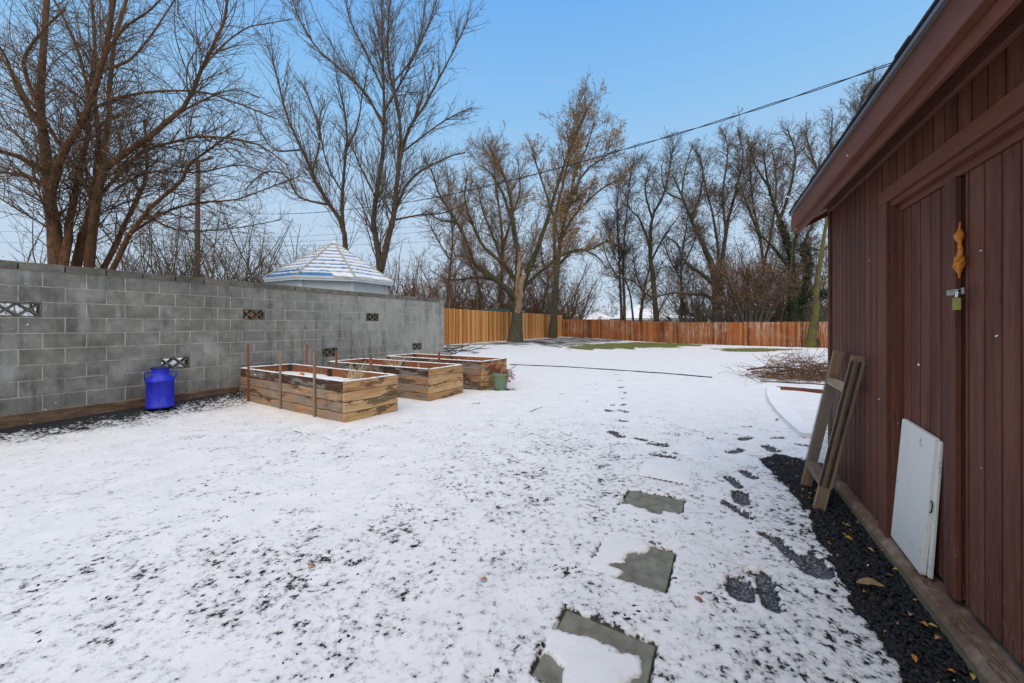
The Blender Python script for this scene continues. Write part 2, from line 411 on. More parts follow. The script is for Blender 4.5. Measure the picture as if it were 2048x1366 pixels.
# footprints: capsules from pixel a to pixel b with radius in metres
PRINTS = [((1478, 1172), (1482, 1196), .055), ((1524, 1160), (1545, 1222), .036), ((1500, 1150), (1528, 1153), .026),
          ((1536, 1076), (1552, 1084), .042), ((1556, 1090), (1588, 1120), .034), ((1622, 1128), (1632, 1148), .07), ((1598, 1122), (1618, 1130), .03),
          ((1455, 958), (1478, 978), .035), ((1486, 947), (1506, 960), .04), ((1480, 993), (1484, 1008), .055), ((1455, 1012), (1496, 1038), .03),
          ((1462, 909), (1480, 903), .045), ((1484, 882), (1496, 878), .05), ((1534, 896), (1548, 905), .05), ((1545, 880), (1562, 880), .03),
          ((1226, 868), (1242, 876), .05), ((1274, 880), (1292, 884), .035), ((1308, 913), (1346, 918), .035),
          ((1214, 822), (1220, 824), .05), ((1240, 822), (1252, 826), .035), ((1243, 812), (1250, 810), .03), ((1246, 799), (1250, 799), .04), ((1240, 843), (1250, 845), .035),
          ((1244, 786), (1250, 787), .04), ((1236, 775), (1244, 776), .04), ((1240, 762), (1246, 763), .04), ((1232, 750), (1238, 751), .04), ((1234, 742), (1238, 742), .04),
          ((1486, 857), (1500, 856), .03), ((1596, 892), (1612, 894), .035)]
LINES = [((1209, 851), (1262, 858)), ((1297, 835), (1335, 841)), ((1322, 867), (1359, 872)), ((1365, 857), (1405, 868)), ((1299, 905), (1378, 912)),
         ((1451, 869), (1479, 872)), ((1061, 824), (1083, 816)), ((1214, 811), (1243, 813)), ((586, 863), (602, 868)), ((645, 877), (672, 883)),
         ((741, 861), (776, 851)), ((939, 807), (958, 808)), ((735, 862), (742, 861)), ((1120, 789), (1132, 790)), ((1160, 801), (1178, 804)),
         ((1292, 848), (1312, 850)), ((1180, 770), (1192, 770)), ((1550, 838), (1556, 846)), ((1416, 880), (1440, 884))]
STRIP = [(1.457, 1.5), (1.549, 1.69), (1.668, 1.983), (1.90, 2.448), (2.17, 2.95), (2.30, 3.40), (2.45, 3.95), (2.75, 4.15), (2.95, 3.90), (3.1, 3.8), (2.9, 3.2), (1.9, 1.2), (1.0, -.5), (.6, -.8), (1.0, .6)]
def gpoly(*pp): return [tuple(on(*q)) for q in pp]
GRASS1 = gpoly((1118, 698), (1160, 690), (1205, 685), (1290, 684), (1380, 688), (1450, 691), (1380, 693), (1300, 697), (1230, 699.5), (1160, 700))
GRASS2 = gpoly((1425, 698), (1500, 696), (1600, 699), (1560, 703), (1500, 705), (1450, 703))
SOIL1 = gpoly((1040, 681), (1110, 675), (1190, 676), (1300, 680), (1210, 685), (1160, 689), (1120, 696), (1085, 692), (1060, 686))
SOIL2 = gpoly((880, 693), (960, 687), (1060, 680), (1075, 686), (1040, 694), (1010, 690), (955, 691), (900, 699))
SOIL3 = gpoly((876, 696), (905, 697), (935, 704), (960, 713), (930, 716), (895, 712), (876, 708))
YB = [.7]
while YB[-1] < 70: YB.append(YB[-1] * (1.0064 if YB[-1] < 6.0 else 1.0125))
YB = np.array(YB); TT = np.arange(-1.62, 1.5, .0068)
GY, GT = np.meshgrid(YB, TT, indexing='ij'); GX = GY * GT
g0 = gz(GX, GY)
def cover(X, Y):
    """bare (0.5 and over shows what is under the snow), soil, grass, print, height over the base"""
    s = .48 * X + .877 * Y; t = .877 * X - .48 * Y
    # local density of thin spots
    dens = .225 + .0 * X
    dens += .055 * sstep(3.4, 1.2, Y)
    patch = sstep(.42, .66, fbm(X * .9 + 5, Y * .9 + 3, 3))
    dens += .065 * patch * sstep(7.5, 3.0, Y)
    mid = np.exp(-(((X - .25) / 1.2) ** 2 + ((Y - 3.9) / 1.6) ** 2)); dens += .09 * mid
    dens += .06 * np.exp(-(((X - 1.15) / .45) ** 2 + ((Y - 1.65) / .42) ** 2))
    dens -= .03 * np.exp(-(((X + 2.6) / 1.6) ** 2 + ((Y - 3.3) / 1.6) ** 2))
    dens -= .06 * sstep(4.6, 8, Y)
    sh = .8944 * (X - 1.067) - .4472 * Y      # distance to the shed wall is -sh
    dens += .12 * sstep(.75, .36, -sh) * sstep(5.0, 3.4, Y)
    n = fbm(X * 7, Y * 7, 4)
    bare = .06 + dens * 1.0 + (n - .5) * .30
    bare = np.minimum(bare, .47)
    # black mulch along the foot of the block wall
    dw = t + 7.9
    m = sstep(1.35, .0, dw) * sstep(6.2, 4.0, s)
    bare += m * .36 + .12 * sstep(.35, .05, dw) * (s < 6)
    soil = sstep(2.2, 1.2, -t - 9.5) * 0
    # strip of gravel beside the shed
    sd_ = outline(STRIP, X, Y) + (fbm(X * 14, Y * 14, 3) - .5) * .09
    bare = np.maximum(bare, .5 + np.clip(sd_ * 9, -.5, .75))
    # far yard: soil at the foot of the cedar fence, grass by the red fence
    d2 = t + 12.1
    nb = (fbm(X * 2.2 + 9, Y * 2.2, 4) - .5)
    soil = np.zeros(X.shape)
    for poly, sg, k_ in ((SOIL1, .5, 2.0), (SOIL2, .35, 1.4), (SOIL3, .4, 2.2)):
        soil = np.maximum(soil, sstep(-sg, sg, outline(poly, X, Y) + nb * k_))
    redd = (X - 4.22) * .648 + (Y - 33.9) * .761      # negative on our side of the red fence
    soil = np.maximum(soil, sstep(-.75, -.3, redd) * sstep(.5, .2, redd))
    ns = fbm(X * 1.7 + 40, Y * 1.7, 4)
    bare = np.where(soil > .02, np.maximum(bare, .28 + soil * .30 + (ns - .5) * .9 * (1 - soil * .5)), bare)
    gr = np.zeros(X.shape)
    ng = (fbm(X * 1.6, Y * 1.6, 4) - .5)
    for poly, sg in ((GRASS1, 1.2), (GRASS2, .5)):
        gr = np.maximum(gr, sstep(-.5 * sg, .5 * sg, outline(poly, X, Y) + ng * 2.2 * sg))
    bare = np.maximum(bare, gr * .75); soil = soil * (1 - gr)
    # pavers
    lift = np.zeros(X.shape); slab = np.zeros(X.shape)
    wob = (fbm(X * 26, Y * 26, 4) - .5)
    for P, kind in PAVERS:
        u, v = pav_uv(P, X, Y)
        ins = (u > -.02) & (u < 1.02) & (v > -.02) & (v < 1.02)
        lw = fbm(X * 9 + 3, Y * 9, 3) - .5
        if kind == 'blob': q = np.minimum(.80 - u + .10 * np.sin(v * 5), v - .20 - .12 * (1 - u)) + lw * .22 + wob * .14; q = np.minimum(q, np.hypot(u - .0, (v - 1.0)) - .28 + lw * .2)
        elif kind == 'left': q = .52 - u + .13 * np.cos(v * 4.2) + lw * .3 + wob * .30
        elif kind == 'front': q = (v - .73) + lw * .42 + wob * .16 + .05 * np.sin(u * 9)
        else: q = np.minimum(.97 - v, u - .03) + .04 + wob * .08
        cov = sstep(-.05, .05, q)
        lift = np.where(ins, -.032 + .030 * cov, lift); slab = np.where(ins, 1., slab)
        bare = np.where(ins, np.clip(.44 - q * 2.2, .10 + (n - .5) * .2, 1.0), bare)
        ed = np.maximum(np.maximum(-u, u - 1), np.maximum(-v, v - 1)) * .41
        bare = np.where((ed > 0) & (ed < .016) & (kind != 'all'), np.maximum(bare, .44 + wob * .5), bare)
        if kind == 'all': bare = np.where((v > .97) & (v < 1.03) & (u > -.02) & (u < 1.02), .6, bare)
    # footprints
    pr = np.zeros(X.shape); rim = np.full(X.shape, -9.)
    for a, b, r in PRINTS:
        A = on(*a); B = on(*b)
        d, _ = seg_d(X, Y, A, B); q = (r * 1.06 + wob * .035 - d) / .02
        pr = np.maximum(pr, np.clip(q * .5 + .5, 0, 1)); rim = np.maximum(rim, r * 1.06 - d)
    bare = np.maximum(bare, np.where(pr > 0, .2 + pr * .72, 0))
    for a, b in LINES:
        A = on(*a); B = on(*b); d, tt = seg_d(X, Y, A, B)
        wd = np.maximum(.008, .0028 * Y) * (1.1 + wob * 3.0)
        bare = np.where(d < wd, np.maximum(bare, .62), bare)
    bare = np.where(seg_d(X, Y, on(1305, 889), on(1330, 893))[0] < .07 + wob * .1, .58, bare)
    hgt = .020 * (1 - sstep(.40, .62, bare)) + (fbm(X * 3, Y * 3, 4) - .5) * .022 * sstep(1.1, .4, bare) + lift + .008 * np.exp(-((rim + .02) / .016) ** 2) - .006 * sstep(0, .03, rim)
    return bare, soil, gr, pr, hgt, slab
bare, soil, gr, pr, hgt, slab = cover(GX, GY)
V = np.stack([GX, GY, g0 + hgt], -1).reshape(-1, 3)
ni, nj = GX.shape
I = np.arange(ni * nj).reshape(ni, nj)
Q = np.stack([I[:-1, :-1], I[:-1, 1:], I[1:, 1:], I[1:, :-1]], -1).reshape(-1, 4)
me = mesh_np('ground', V, Q, M['snowy_ground'], True)
for nm, arr in (('bare', bare), ('soil', soil), ('grass', gr), ('print', sstep(.3, .8, pr)), ('slab', slab)):
    a = me.attributes.new(nm, 'FLOAT', 'POINT'); a.data.foreach_set('value', arr.astype(np.float32).ravel())
tag(link('snow_covered_ground', me), kind='structure')
# wider ground to the horizon, a little lower
q = np.concatenate([-np.geomspace(900, 3, 50), np.linspace(-2.5, 2.5, 6), np.geomspace(3, 900, 50)])
WX, WY = np.meshgrid(q, q + 2, indexing='ij'); I = np.arange(WX.size).reshape(WX.shape)
me = mesh_np('ground', np.stack([WX, WY, gz(WX, WY) - .07 - .5 * ((np.abs(WX) < 1.35 * WY) & (WY > .9) & (WY < 64))], -1).reshape(-1, 3), np.stack([I[:-1, :-1], I[1:, :-1], I[1:, 1:], I[:-1, 1:]], -1).reshape(-1, 4), M['distant_snow'], True)
tag(link('ground', me), kind='structure')

# stones of the gravel
def ico():
    p = (1 + 5 ** .5) / 2
    v = np.array([(-1, p, 0), (1, p, 0), (-1, -p, 0), (1, -p, 0), (0, -1, p), (0, 1, p), (0, -1, -p), (0, 1, -p), (p, 0, -1), (p, 0, 1), (-p, 0, -1), (-p, 0, 1)], float)
    f = np.array([(0, 11, 5), (0, 5, 1), (0, 1, 7), (0, 7, 10), (0, 10, 11), (1, 5, 9), (5, 11, 4), (11, 10, 2), (10, 7, 6), (7, 1, 8), (3, 9, 4), (3, 4, 2), (3, 2, 6), (3, 6, 8), (3, 8, 9), (4, 9, 5), (2, 4, 11), (6, 2, 10), (8, 6, 7), (9, 8, 1)])
    return v / np.linalg.norm(v[0]), f
IV, IF = ico()
CV = np.array([(x, y, z) for x in (-1, 1) for y in (-1, 1) for z in (-1, 1)], float) * .72
CF = np.array([(0, 1, 3), (0, 3, 2), (4, 6, 7), (4, 7, 5), (0, 4, 5), (0, 5, 1), (2, 3, 7), (2, 7, 6), (0, 2, 6), (0, 6, 4), (1, 5, 7), (1, 7, 3)])
def scatter_stones(P, size, name, mat, flat=.7):
    N = len(P)
    sc = size[:, None, None] * (rng.uniform(.7, 1.3, (N, 1, 3)) * np.array([1, 1, flat]))
    V = CV[None] * sc * rng.uniform(.6, 1.35, (N, 8, 1))
    a = rng.uniform(0, 6.28, N); ca, sa = np.cos(a)[:, None], np.sin(a)[:, None]
    V = np.stack([V[..., 0] * ca - V[..., 1] * sa, V[..., 0] * sa + V[..., 1] * ca, V[..., 2] + V[..., 0] * rng.uniform(-.4, .4, (N, 1))], -1) + P[:, None]
    Fc = (CF[None] + (np.arange(N) * 8)[:, None, None]).reshape(-1, 3)
    return mesh_np(name, V.reshape(-1, 3), Fc, mat)
cand = np.stack([rng.uniform(1.0, 3.4, 60000), rng.uniform(.9, 4.4, 60000)], -1)
dd = outline(STRIP, cand[:, 0], cand[:, 1]) + (fbm(cand[:, 0] * 14, cand[:, 1] * 14, 3) - .5) * .09
sh = -(.8944 * (cand[:, 0] - 1.067) - .4472 * cand[:, 1])
k_ = (dd > -.005) & (sh > -.03); cand = cand[k_][:17000]; ddk = dd[k_][:17000]
P = np.concatenate([cand, (gz(cand[:, 0], cand[:, 1]) + .004 + rng.uniform(0, .012, len(cand)) * np.clip(ddk * 8, .2, 1))[:, None]], 1)
me = scatter_stones(P, rng.uniform(.005, .013, len(P)), 'gravel', M['gravel_stone'])
tag(link('gravel', me), 'black crushed gravel in the snow free strip along the brown shed', 'gravel', kind='stuff')
# loose stones that stand through the snow, in clusters
cl = np.stack([rng.uniform(-3.0, 1.7, 330), 1.1 + rng.beta(1.1, 2.0, 330) * 4.3], -1)
cl = cl[(fbm(cl[:, 0] * .9 + 5, cl[:, 1] * .9 + 3, 3) > .44)]
pts = []; szs = []
for c_ in cl:
    m_ = rng.integers(1, 9)
    o_ = rng.normal(0, .016, (m_, 2)); pts.append(c_ + o_); szs += list(rng.uniform(.003, .0095, m_))
pts = np.concatenate(pts); szs = np.array(szs)
okm = np.ones(len(pts), bool)
for Pv, _ in PAVERS:
    u, v = pav_uv(Pv, pts[:, 0], pts[:, 1]); okm &= ~((u > -.05) & (u < 1.05) & (v > -.05) & (v < 1.05))
pts = pts[okm]; szs = szs[okm]
b_, _, _, _, h_, _ = cover(pts[:, 0], pts[:, 1])
me = scatter_stones(np.concatenate([pts, (gz(pts[:, 0], pts[:, 1]) + h_ - .003)[:, None]], 1), szs, 'loose_stones', M['gravel_stone'], .6)
tag(link('loose_stones', me), 'small black stones and clods poking through the thin snow', 'stones', kind='stuff')

# paving slabs
plain('slab_concrete', (.17, .165, .125), .8, var=.35, scale=14)
lab = ['square grey paving slab nearest the bottom edge, its middle heaped with snow', 'grey paving slab with its left half snowed over and right half bare',
       'mostly bare grey paving slab with a ragged band of snow along its front edge', 'paving slab wholly covered by snow just beyond the mostly bare slab']
for (P_, k_), l_ in zip(PAVERS, lab):
    c_ = np.mean(P_, 0); z = float(gz(*c_))
    mb = MB(); n_ = 4
    top = [(p[0] - c_[0], p[1] - c_[1], .006) for p in P_]; ins = [(p[0] * .985, p[1] * .985, .010) for p in top]
    bot = [(p[0], p[1], -.045) for p in top]
    mb.add(ins + top + bot, [(3, 2, 1, 0), (0, 1, 5, 4), (1, 2, 6, 5), (2, 3, 7, 6), (3, 0, 4, 7), (4, 5, 9, 8), (5, 6, 10, 9), (6, 7, 11, 10), (7, 4, 8, 11)])
    o = mb.build('paving_slab', M['slab_concrete'], loc=(c_[0], c_[1], z))
    tag(o, l_, 'paving slab', 'stepping slabs in the snow')

# ------------------------------------------------------------------ concrete block wall
THW = math.atan2(436, F)
def dir_mat(c, th, side):
    """frame along a yard line: x runs away from the camera along the line"""
    return (side * c, 0, 0), math.pi / 2 - th
loc, rz = dir_mat(9.0, THW, -1)
wall = empty('block_wall', loc, rz, label='grey concrete block garden wall with pierced vent blocks along the left side', cat='wall')
U0 = 5.943; BL, BH = .4064, .2032; ZT = 2.055
vents = {(2, -1), (2, 6), (2, 13), (6, -4), (6, 3), (6, 10), (6, 17)}
NA, NB = -7, 20
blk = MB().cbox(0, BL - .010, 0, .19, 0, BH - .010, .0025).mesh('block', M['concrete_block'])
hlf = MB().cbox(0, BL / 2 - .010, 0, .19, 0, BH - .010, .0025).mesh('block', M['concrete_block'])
vb = MB()
L_, H_ = BL - .010, BH - .010; f_ = .018
vb.box(0, L_, .0, .15, 0, f_); vb.box(0, L_, 0, .15, H_ - f_, H_); vb.box(0, f_, 0, .15, f_, H_ - f_); vb.box(L_ - f_, L_, 0, .15, f_, H_ - f_)
for h_ in (0, 1):
    xa, xb = f_ + h_ * (L_ / 2 - f_), L_ / 2 + h_ * (L_ / 2 - f_); z0, z1 = f_, H_ - f_
    an = math.atan2(z1 - z0, xb - xa); ln = math.hypot(z1 - z0, xb - xa)
    for sg, yy in ((1, .012), (-1, .014)):
        Mx = Matrix.Translation(((xa + xb) / 2, 0, (z0 + z1) / 2)) @ Matrix.Rotation(-sg * an, 4, 'Y')
        vb.box(-ln / 2, ln / 2, yy, .12, -.011, .011, Mx)
vent_me = vb.mesh('vent_block', M['coping_block'])
mortar = MB()
for r in range(9):
    zb = ZT - (r + 1) * BH + .005
    off = 0 if r % 2 == 0 else .5
    ends = []
    k = NA
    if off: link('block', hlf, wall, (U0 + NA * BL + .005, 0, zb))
    for k in range(NA, NB):
        x = U0 + (k + off) * BL + .005
        if off and k == NB - 1:
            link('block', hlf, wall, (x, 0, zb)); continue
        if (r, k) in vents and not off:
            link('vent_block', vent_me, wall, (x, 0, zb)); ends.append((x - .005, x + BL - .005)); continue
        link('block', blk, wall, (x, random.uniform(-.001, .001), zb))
    a = U0 + NA * BL
    for e0, e1 in ends + [(U0 + NB * BL, None)]:
        mortar.box(a, e0, .0022, .185, zb - .006, zb + BH - .004); a = e1
for k in range(NA, NB):
    x = U0 + (k + .5) * BL
    L = BL - .01 if k < NB - 1 else BL / 2 - .01
    MB().cbox(.005, L, -.012, .205, 0, .098, .004).build('coping_block', M['coping_block'], wall, loc=(x, 0, ZT + .001))
MB().cbox(0, BL / 2 - .01, -.012, .205, 0, .098, .004).build('coping_block', M['coping_block'], wall, loc=(U0 + NA * BL + .005, 0, ZT + .001))
mortar.build('mortar', M['mortar'], wall)
MB().cbox(U0 + NA * BL - .05, U0 + NB * BL + .03, -.02, .22, -.3, ZT - 9 * BH + .0, .006).build('footing', M['footing'], wall)
# end pilaster
for r in range(10):
    z = ZT + .098 - (r + 1) * BH
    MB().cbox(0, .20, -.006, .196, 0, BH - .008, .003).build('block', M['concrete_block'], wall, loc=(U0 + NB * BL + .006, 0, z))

# ------------------------------------------------------------------ fences
def picket_fence(name, label, c, th, u0, u1, h, w_, mat, dog, zshift=0, side=-1, origin=None, railback=True):
    if origin is None: loc, rz = dir_mat(c, th, side)
    else: loc, rz = origin, math.pi / 2 - th
    root = empty(name, loc, rz, label=label, cat='fence')
    Mw = Matrix.Translation(loc) @ Matrix.Rotation(rz, 4, 'Z')
    if dog: poly = [(0, 0), (w_, 0), (w_, h - .03), (w_ - .025, h), (.025, h), (0, h - .03)]
    else: poly = [(0, 0), (w_, 0), (w_, h), (0, h)]
    me = MB().prism(poly, 1, -.018, 0).mesh('picket', mat)
    n_ = int((u1 - u0) / (w_ + .008))
    for i in range(n_):
        u = u0 + i * (w_ + .008); p = Mw @ Vector((u, 0, 0)); z = float(gz(p.x, p.y)) + zshift
        link('picket', me, root, (u, random.uniform(-.006, .004), z + random.uniform(-.012, .012)), (random.uniform(-.006, .006), random.uniform(-.006, .006), 0))
    for zz in (.3, h * .5, h - .25):
        mb = MB(); k = 0
        while u0 + k * 2.4 < u1:
            ua = u0 + k * 2.4; ub = min(u1, ua + 2.4)
            pa = Mw @ Vector((ua, 0, 0)); pb = Mw @ Vector((ub, 0, 0)); za = float(gz(pa.x, pa.y)) + zz + zshift; zb = float(gz(pb.x, pb.y)) + zz + zshift
            mb.add([(ua, .008, za), (ub, .008, zb), (ub, .05, zb), (ua, .05, za), (ua, .008, za + .085), (ub, .008, zb + .085), (ub, .05, zb + .085), (ua, .05, za + .085)],
                   [(0, 3, 2, 1), (4, 5, 6, 7), (0, 1, 5, 4), (1, 2, 6, 5), (2, 3, 7, 6), (3, 0, 4, 7)]); k += 1
        mb.build('rail', mat, root)
    k = 0
    while u0 + k * 2.4 < u1:
        p = Mw @ Vector((u0 + k * 2.4, 0, 0)); z = float(gz(p.x, p.y)) + zshift
        MB().cbox(-.045, .045, .055, .145, -.3, h - .05, .004).build('post', mat, root, loc=(u0 + k * 2.4, 0, z)); k += 1
    return root
THF = math.atan2(425, F)
picket_fence('picket_fence', 'tall golden cedar board fence running from behind the block wall to the corner', 13.87, THF, 12.5, 38.65, 1.83, .115, M['cedar_picket'], False)
d_ = np.array([13.54, -11.5]); ln_ = np.hypot(*d_); d_ /= ln_
picket_fence('picket_fence', 'low rust red board fence with faded whitish streaks across the back', 0, math.atan2(d_[0], d_[1]), .05, ln_ + 5.5, 1.50, .135, M['red_picket'], True, origin=(4.22, 33.85, 0), zshift=-.02)

# ------------------------------------------------------------------ shed
THS = math.atan2(398, F); KS, KC = math.sin(THS), math.cos(THS)
SH = empty('garden_shed', (1.067, 0, 0), math.pi / 2 - THS, label='dark brown wooden shed with double doors along the right edge', cat='shed')
def ush(px, d=0.0):
    k = (px - 1024) / F
    return (1.067 - d * (KC + k * KS)) / (k * KC - KS)
def W(u, d, z=0):          # shed frame -> world
    return Vector((1.067 + u * KS - d * KC, u * KC + d * KS, z))
UE = ush(1661, 0.0)        # far corner
UA, UB = ush(1772, .02), ush(1756, .02)     # door trim at the far jamb
UNEAR = -2.6
SB = .095                  # foot of the siding
FZ = 2.355                 # underside of the frieze
def part(mb, name, mat, smooth=False): return mb.build(name, M[mat], SH, smooth)
part(MB().box(UNEAR, UA, -.12, -.085, SB, 2.4), 'inner_wall', 'dark_gap')
part(MB().box(UA, UE - .012, -.10, -.0325, SB, 2.4), 'inner_wall', 'dark_gap')
part(MB().box(UNEAR, UA, -.060, -.0325, 2.10, 2.4), 'inner_wall', 'dark_gap')
# siding boards beyond the door
p_ = .1055; x = UE - .045
def groove_board(u0, u1, d0, d1, z0, z1, name='siding_board', mat='shed_paint'):
    part(MB().cbox(u0 + .006, u1 - .006, d0 - .022, d1, z0, z1, .002), name, mat)
while x > UB + .01:
    groove_board(max(x - p_, UB), x, -.009, 0, SB, FZ); x -= p_
# siding boards over the door
x = UB
while x > UNEAR:
    groove_board(max(x - p_, UNEAR), x, -.009, 0, 2.166, FZ); x -= p_
UNJ = ush(1922, -.05) - .98     # near jamb of the door pair, beside the camera
# door trim
part(MB().cbox(UA, UB, -.008, .020, SB - .01, 2.083, .002), 'door_trim', 'shed_paint')
part(MB().cbox(UNJ - .1, UNJ, -.008, .020, SB - .01, 2.083, .002), 'door_trim', 'shed_paint')
part(MB().cbox(UNJ - .1, UB, -.008, .022, 2.085, 2.164, .002), 'door_header', 'trim_paint')
part(MB().cbox(UNJ, UA - .001, -.058, .004, 2.050, 2.082, .002), 'door_header', 'trim_paint')
part(MB().cbox(UNJ, UA - .022, -.058, -.030, 2.016, 2.049, .002), 'door_header', 'trim_paint')
part(MB().box(UA - .020, UA - .002, -.060, -.002, SB, 2.049), 'door_jamb', 'shed_paint')
part(MB().box(UA - .040, UA - .021, -.060, -.030, SB, 2.015), 'door_jamb', 'shed_paint')
# siding on the near side of the door
x = UNJ - .1
while x > UNEAR:
    groove_board(max(x - p_, UNEAR), x, -.009, 0, SB, 2.165); x -= p_
# door leaves
DL = -.052
US = ush(1920, -.035)       # seam
leafA = part(MB().box(US + .012, UA - .042, -.0805, -.075, SB + .03, 2.014), 'door', 'dark_gap')
leafB = part(MB().box(UNJ + .01, US - .012, -.0805, -.075, SB + .03, 2.014), 'door', 'dark_gap')
def dboard(u0, u1, leaf):
    MB().cbox(u0 + .006, u1 - .006, -.0745, -.044, SB + .028, 2.013, .002).build('door_board', M['shed_paint'], leaf)
x = UA - .043; U_A1 = ush(1892, -.03)
xs = [ush(p, DL) for p in (1808.9, 1826, 1844.3, 1864.8, 1885.8)]
pr_ = x
for q_ in xs + [US + .014]: dboard(q_, pr_, leafA); pr_ = q_
MB().cbox(US + .012, U_A1, -.046, -.022, SB + .02, 2.014, .003).build('meeting_stile', M['shed_paint'], leafA)
pr_ = US - .012
for q_ in [ush(p, DL) for p in (1941.8, 1974, 2009)]: dboard(q_, pr_, leafB); pr_ = q_
while pr_ - p_ > UNJ + .01: dboard(pr_ - p_, pr_, leafB); pr_ -= p_
dboard(UNJ + .01, pr_, leafB)
# corner board, frieze, soffit, fascia, roof, foundation
part(MB().cbox(UE - .042, UE + .018, -.02, .018, SB - .01, FZ + .02, .002), 'corner_board', 'shed_paint')
part(MB().cbox(UNEAR, UE + .02, -.008, .022, FZ + .001, FZ + .045, .003), 'frieze_board', 'trim_paint')
UR = UE + .27; RUN = 1.7
sof = MB().add([(UNEAR, .0, 2.405), (UR, .0, 2.405), (UR, .20, 2.30), (UNEAR, .20, 2.30), (UNEAR, .0, 2.42), (UR, .0, 2.42), (UR, .20, 2.315), (UNEAR, .20, 2.315)],
               [(0, 1, 2, 3), (7, 6, 5, 4), (0, 4, 5, 1), (1, 5, 6, 2), (2, 6, 7, 3), (3, 7, 4, 0)])
part(sof, 'soffit', 'shed_paint')
part(MB().cbox(UNEAR, UR, .188, .21, 2.240, 2.392, .003), 'fascia_board', 'trim_paint')
part(MB().cbox(UNEAR, UR + .02, .2105, .248, 2.293, 2.424, .003), 'fascia_board', 'trim_paint')
sl = math.tan(R(22)); zr = 2.44
rf = MB()
for d0, d1, z0, z1, th_ in ((.262, -RUN, zr, zr + (RUN + .262) * sl, .012),):
    rf.add([(UNEAR, d0, z0), (UR + .04, d0, z0), (UR + .04, d1, z1), (UNEAR, d1, z1), (UNEAR, d0, z0 + th_), (UR + .04, d0, z0 + th_), (UR + .04, d1, z1 + th_), (UNEAR, d1, z1 + th_)],
           [(3, 2, 1, 0), (4, 5, 6, 7), (0, 1, 5, 4), (1, 2, 6, 5), (2, 3, 7, 6), (3, 0, 4, 7)])
    d2 = -RUN - 1.96; z2 = z0
    rf.add([(UNEAR, d1, z1), (UR + .04, d1, z1), (UR + .04, d2, z2), (UNEAR, d2, z2), (UNEAR, d1, z1 + th_), (UR + .04, d1, z1 + th_), (UR + .04, d2, z2 + th_), (UNEAR, d2, z2 + th_)],
           [(3, 2, 1, 0), (4, 5, 6, 7), (0, 1, 5, 4), (1, 2, 6, 5), (2, 3, 7, 6), (3, 0, 4, 7)])
roof = part(rf, 'roof', 'shingle')
x = UNEAR                     # shingle tabs showing at the eave
mbs = MB()
while x < UR + .03:
    w2 = random.uniform(.12, .2); mbs.box(x, min(UR + .045, x + w2 - .004), .235, .272 + random.uniform(-.003, .003), zr + .013, zr + .022 + random.uniform(0, .003)); x += w2
mbs.build('shingle_edge', M['shingle'], roof)
part(MB().box(UNEAR, UR + .03, .249, .268, zr - .018, zr - .001), 'drip_edge', 'drip_edge')
# gable overhang board and far wall, side beyond
gz0 = MB()
poly = [(.205, 2.262), (.0, 2.365), (-RUN, 2.365 + RUN * sl), (-RUN, 2.47 + RUN * sl), (.2, 2.40)]
part(MB().prism([(a, b) for a, b in poly], 0, UR - .02, UR), 'rake_board', 'trim_paint')
poly = [(-.02, SB), (-.02, 2.40), (-RUN, 2.40 + RUN * sl), (-2 * RUN + .02, 2.40), (-2 * RUN + .02, SB)]
part(MB().prism(poly, 0, UE - .03, UE - .011), 'end_wall', 'shed_paint')
x = -.02
while x > -2 * RUN:
    x1 = x - p_; top = 2.38 + min(abs(x1), 2 * RUN - abs(x1) if abs(x1) > RUN else abs(x1), 1e9) * sl if abs(x1) < RUN else 2.38 + max(0, (2 * RUN - abs(x1))) * sl
    part(MB().cbox(UE - .010, UE, x1 + .004, x - .004, SB, max(2.37, top - .02), .002), 'siding_board', 'shed_paint'); x = x1
part(MB().box(UNEAR, UE - .04, -2 * RUN, -2 * RUN + .05, SB, 2.42), 'back_wall', 'shed_paint')
n = NT('foundation'); v = n.coord('World'); k = n.noise(v, 7, 5, .65); s_ = n.n('ShaderNodeSeparateXYZ'); n.l(v, s_.inputs[0])
c = n.ramp(k, (.3, (.09, .045, .03)), (.5, (.17, .10, .065)), (.72, (.30, .235, .17)))
low = n.ramp(n.math('ADD', s_.outputs['Z'], n.math('MULTIPLY', n.math('SUBTRACT', k, .5), .12)), (.02, 1.0), (.065, 0.0))
n.col(n.mix(n.math('MULTIPLY', low, .8), c, (.17, .17, .085))).bump(n.noise(v, 70, 4), .7, .006).rough(.9); M['foundation'] = n.m
fd = MB(); N_ = 60; prof = [(-.11, -.2), (.055, -.2), (.052, .055), (.030, .085), (-.11, .088)]
us = np.linspace(UNEAR, UE + .04, N_)
vs = []; fs = []
for i, u in enumerate(us):
    wv = (fbm(np.array([u * 3.]), np.array([1.3]), 3)[0] - .5) * .02
    for (a, b) in prof: vs.append((u, a + (wv if a > 0 else 0), b + (wv * .4 if b > 0 else 0)))
K_ = len(prof)
for i in range(N_ - 1):
    for k in range(K_ - 1): fs.append((i * K_ + k, (i + 1) * K_ + k, (i + 1) * K_ + k + 1, i * K_ + k + 1))
fs += [tuple(range(K_)), tuple((N_ - 1) * K_ + k for k in range(K_))[::-1]]
part(MB().add(vs, fs), 'foundation', 'foundation')
MB().box(UE - .1, UE + .04, -2 * RUN - .05, -.11, -.2, .088).build('foundation', M['foundation'], SH)
# rotten wood fibres on the sill
fb = MB()
for i in range(150):
    u = random.uniform(-.2, 2.3) if i % 3 else random.uniform(1.0, 1.8); d = random.uniform(-.03, .035); l_ = random.uniform(.015, .09); z = .089
    fb.box(u, u + l_, d, d + random.uniform(.002, .008), z, z + random.uniform(.002, .007))
tag(fb.build('rotten_wood', M['aged_lumber'], SH), kind='stuff')
